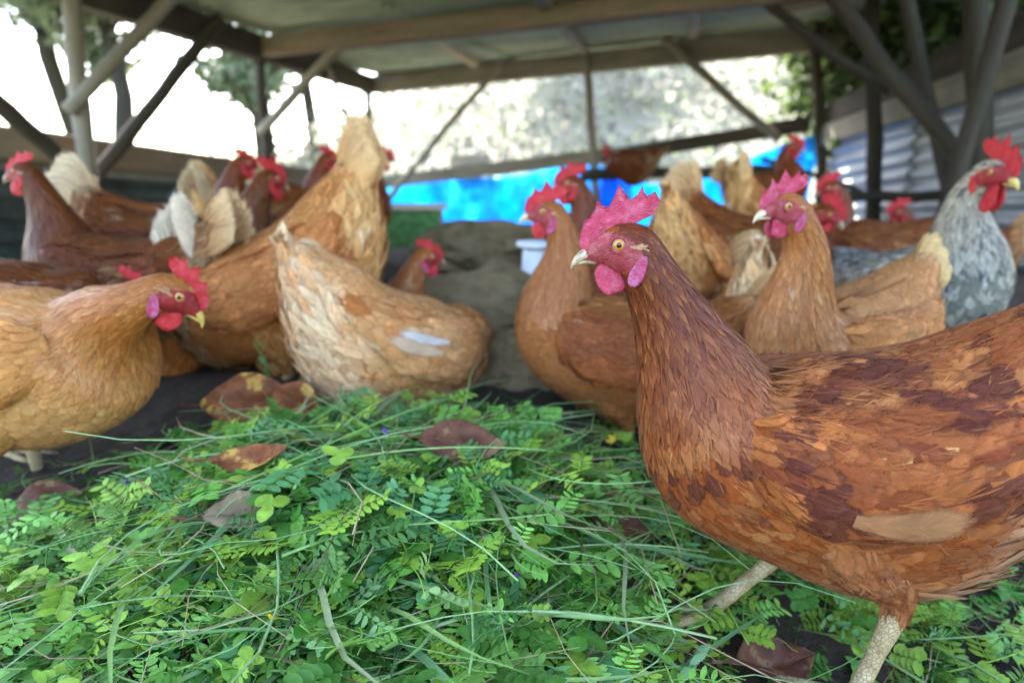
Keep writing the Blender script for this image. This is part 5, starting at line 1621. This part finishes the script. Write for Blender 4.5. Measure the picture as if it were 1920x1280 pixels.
def dead_leaf(label, p, L, W, yaw, tilt, roll, mat, curl=.5, seed=0):
    """broad leaf with midrib and side veins raised, curled along its length"""
    n, m = 25, 17
    t = np.linspace(0, 1, n); u = np.linspace(-1, 1, m)
    w = W / 2 * np.sin(np.pi * np.clip(t * .97 + .02, 0, 1) ** .8) ** 1.05
    w = w * (1 + .07 * np.sin(t * 75))
    Xl = t[:, None] * L + np.abs(u)[None] * w[:, None] * .25
    Yl = u[None] * w[:, None]
    ang = curl * u[None] ** 2
    Zl = np.abs(u)[None] * w[:, None] * .75 * curl + .10 * L * np.sin(t * 4.0 + seed)[:, None] + .10 * L * np.maximum(0, t - .7)[:, None] * 3
    vein = .0012 * np.exp(-((np.abs(u)[None] * .9 - 0) / .07) ** 2) + .0008 * np.maximum(0, np.sin((t[:, None] - np.abs(u)[None] * .18) * 52)) ** 3
    Zl = Zl - vein + (fbm(np.stack([Xl.ravel() * 28 + seed, Yl.ravel() * 28, Xl.ravel() * 0], 1), 3).reshape(n, m) - .5) * .03 + (fbm(np.stack([Xl.ravel() * 90 + seed, Yl.ravel() * 90, Xl.ravel() * 0], 1), 2).reshape(n, m) - .5) * .006
    V = np.stack([Xl, Yl, Zl], -1).reshape(-1, 3)
    V[:, 0] -= L / 2
    root_ = empty('fallen_leaf', p)
    root_.rotation_euler = (Matrix.Rotation(yaw, 3, 'Z') @ Matrix.Rotation(-tilt, 3, 'Y') @ Matrix.Rotation(roll, 3, 'X')).to_euler()
    tag(root_, label, 'leaf', 'fallen brown leaves')
    o = make_mesh('leaf_blade', V, grid_faces(n, m), mat, root_)
    md = o.modifiers.new('thickness', 'SOLIDIFY'); md.thickness = .0006
    mid = V.reshape(n, m, 3)[:, m // 2] + (0, 0, -.0006)
    st = np.vstack([mid[0] + np.array([(-.025, .002, .004), (-.012, .001, .001)]), mid])
    Vs, Fs = tube_arrays(st, np.linspace(.0014, .0004, len(st)), 6)
    make_mesh('midrib', Vs, Fs, M['leaf_dark'], root_)
dead_leaf('large curled brown leaf with yellow spots on top of the heap', hit(478, 755, .028), .125, .07, .05, .10, .95, M['leaf_brown'], .5, 1)
dead_leaf('shrivelled brown leaf folded beside the large spotted leaf', hit(566, 760, .030), .075, .05, -.5, -.2, .8, M['leaf_brown'], .9, 2)
dead_leaf('dark brown leaf lying on the heap below the boulder', hit(868, 830, .018), .088, .045, -.12, -.10, .75, M['leaf_dark'], .45, 3)
dead_leaf('rust brown leaf half buried in the greens below the large leaf', hit(470, 860, .014), .075, .026, .1, 0, .6, M['leaf_brown'], .6, 4)
dead_leaf('flat dark leaf by the feet of the golden hen', hit(80, 945, .010), .08, .045, .3, .1, .4, M['leaf_dark'], .3, 5)
dead_leaf('grey dry leaf half hidden under stems at the left of the heap', hit(455, 968, .006), .06, .034, .2, 0, .5, M['leaf_grey'], .5, 6)
dead_leaf('dark wet leaf on the soil left of the near hen', hit(1150, 975, .010), .08, .05, -.5, 0, .3, M['leaf_dark'], .4, 7)
dead_leaf('wet brown leaf between the feet of the near hen', hit(1455, 1235, .008), .08, .055, .2, 0, .3, M['leaf_dark'], .4, 8)
dead_leaf('greyish leaf standing on the right side of the heap', hit(1065, 872, .012), .045, .03, .2, .1, .5, M['leaf_grey'], .5, 9)

# sprigs that stand clear of the heap
def sprig(label, px, py, height, yaw, lean, seed, nl, tend):
    rg = np.random.default_rng(seed)
    p = hit(px, py)
    root_ = empty('vetch_sprig', p - np.array([0, 0, .01]), yaw)
    tag(root_, label, 'sprig', 'vetch sprigs standing up')
    pts = bez((0, 0, 0), (lean * .1, 0, height * .4), (lean * .5, 0, height * .8), (lean, 0, height), 12)
    c0 = np.array((0.14, 0.34, 0.08))
    V, F = tube_arrays(pts, np.linspace(.0012, .0006, 12), 6)
    make_mesh('stem', V, F, M['green_leaf'], root_, True, np.tile(c0, (len(V), 1)))
    for k_ in range(nl):
        f = .35 + .6 * k_ / nl
        b = pts[int(f * 11)]
        for s2 in (1, -1):
            d = np.array([.25 + rg.normal(0, .2), s2 * .8, .5 + rg.normal(0, .15)])
            Vl, Fl = leaflet(.013 * (1.1 - f * .4), .0052, .3, .1)
            make_mesh('leaf', b + Vl @ rot_to(d, (1, 0, .3)).T, Fl, M['green_leaf'], root_, True, np.tile(c0 * rg.uniform(.6, 1.0), (len(Vl), 1)))
    if tend:
        t = np.linspace(0, 1, 26)[:, None]
        for s2 in (1, -1):
            a = t * 5.2
            tp = pts[-1] + np.hstack([s2 * .010 * np.sin(a * .75), t * .002, .016 * np.sin(a * .55) + .004 * t])
            V, F = tube_arrays(tp, np.linspace(.0005, .0003, 26), 5)
            make_mesh('tendril', V, F, M['green_leaf'], root_, True, np.tile(c0 * 1.3, (len(V), 1)))
sprig('upright vetch shoot with curling tendril behind the spotted leaf', 512, 745, .075, 2.9, .012, 1, 7, True)
sprig('leaning vetch shoot with drooping leaves before the sitting hen', 545, 740, .050, .2, .035, 2, 6, False)
sprig('thin arching vetch stem on the crest of the heap', 660, 775, .035, .1, .05, 4, 5, False)
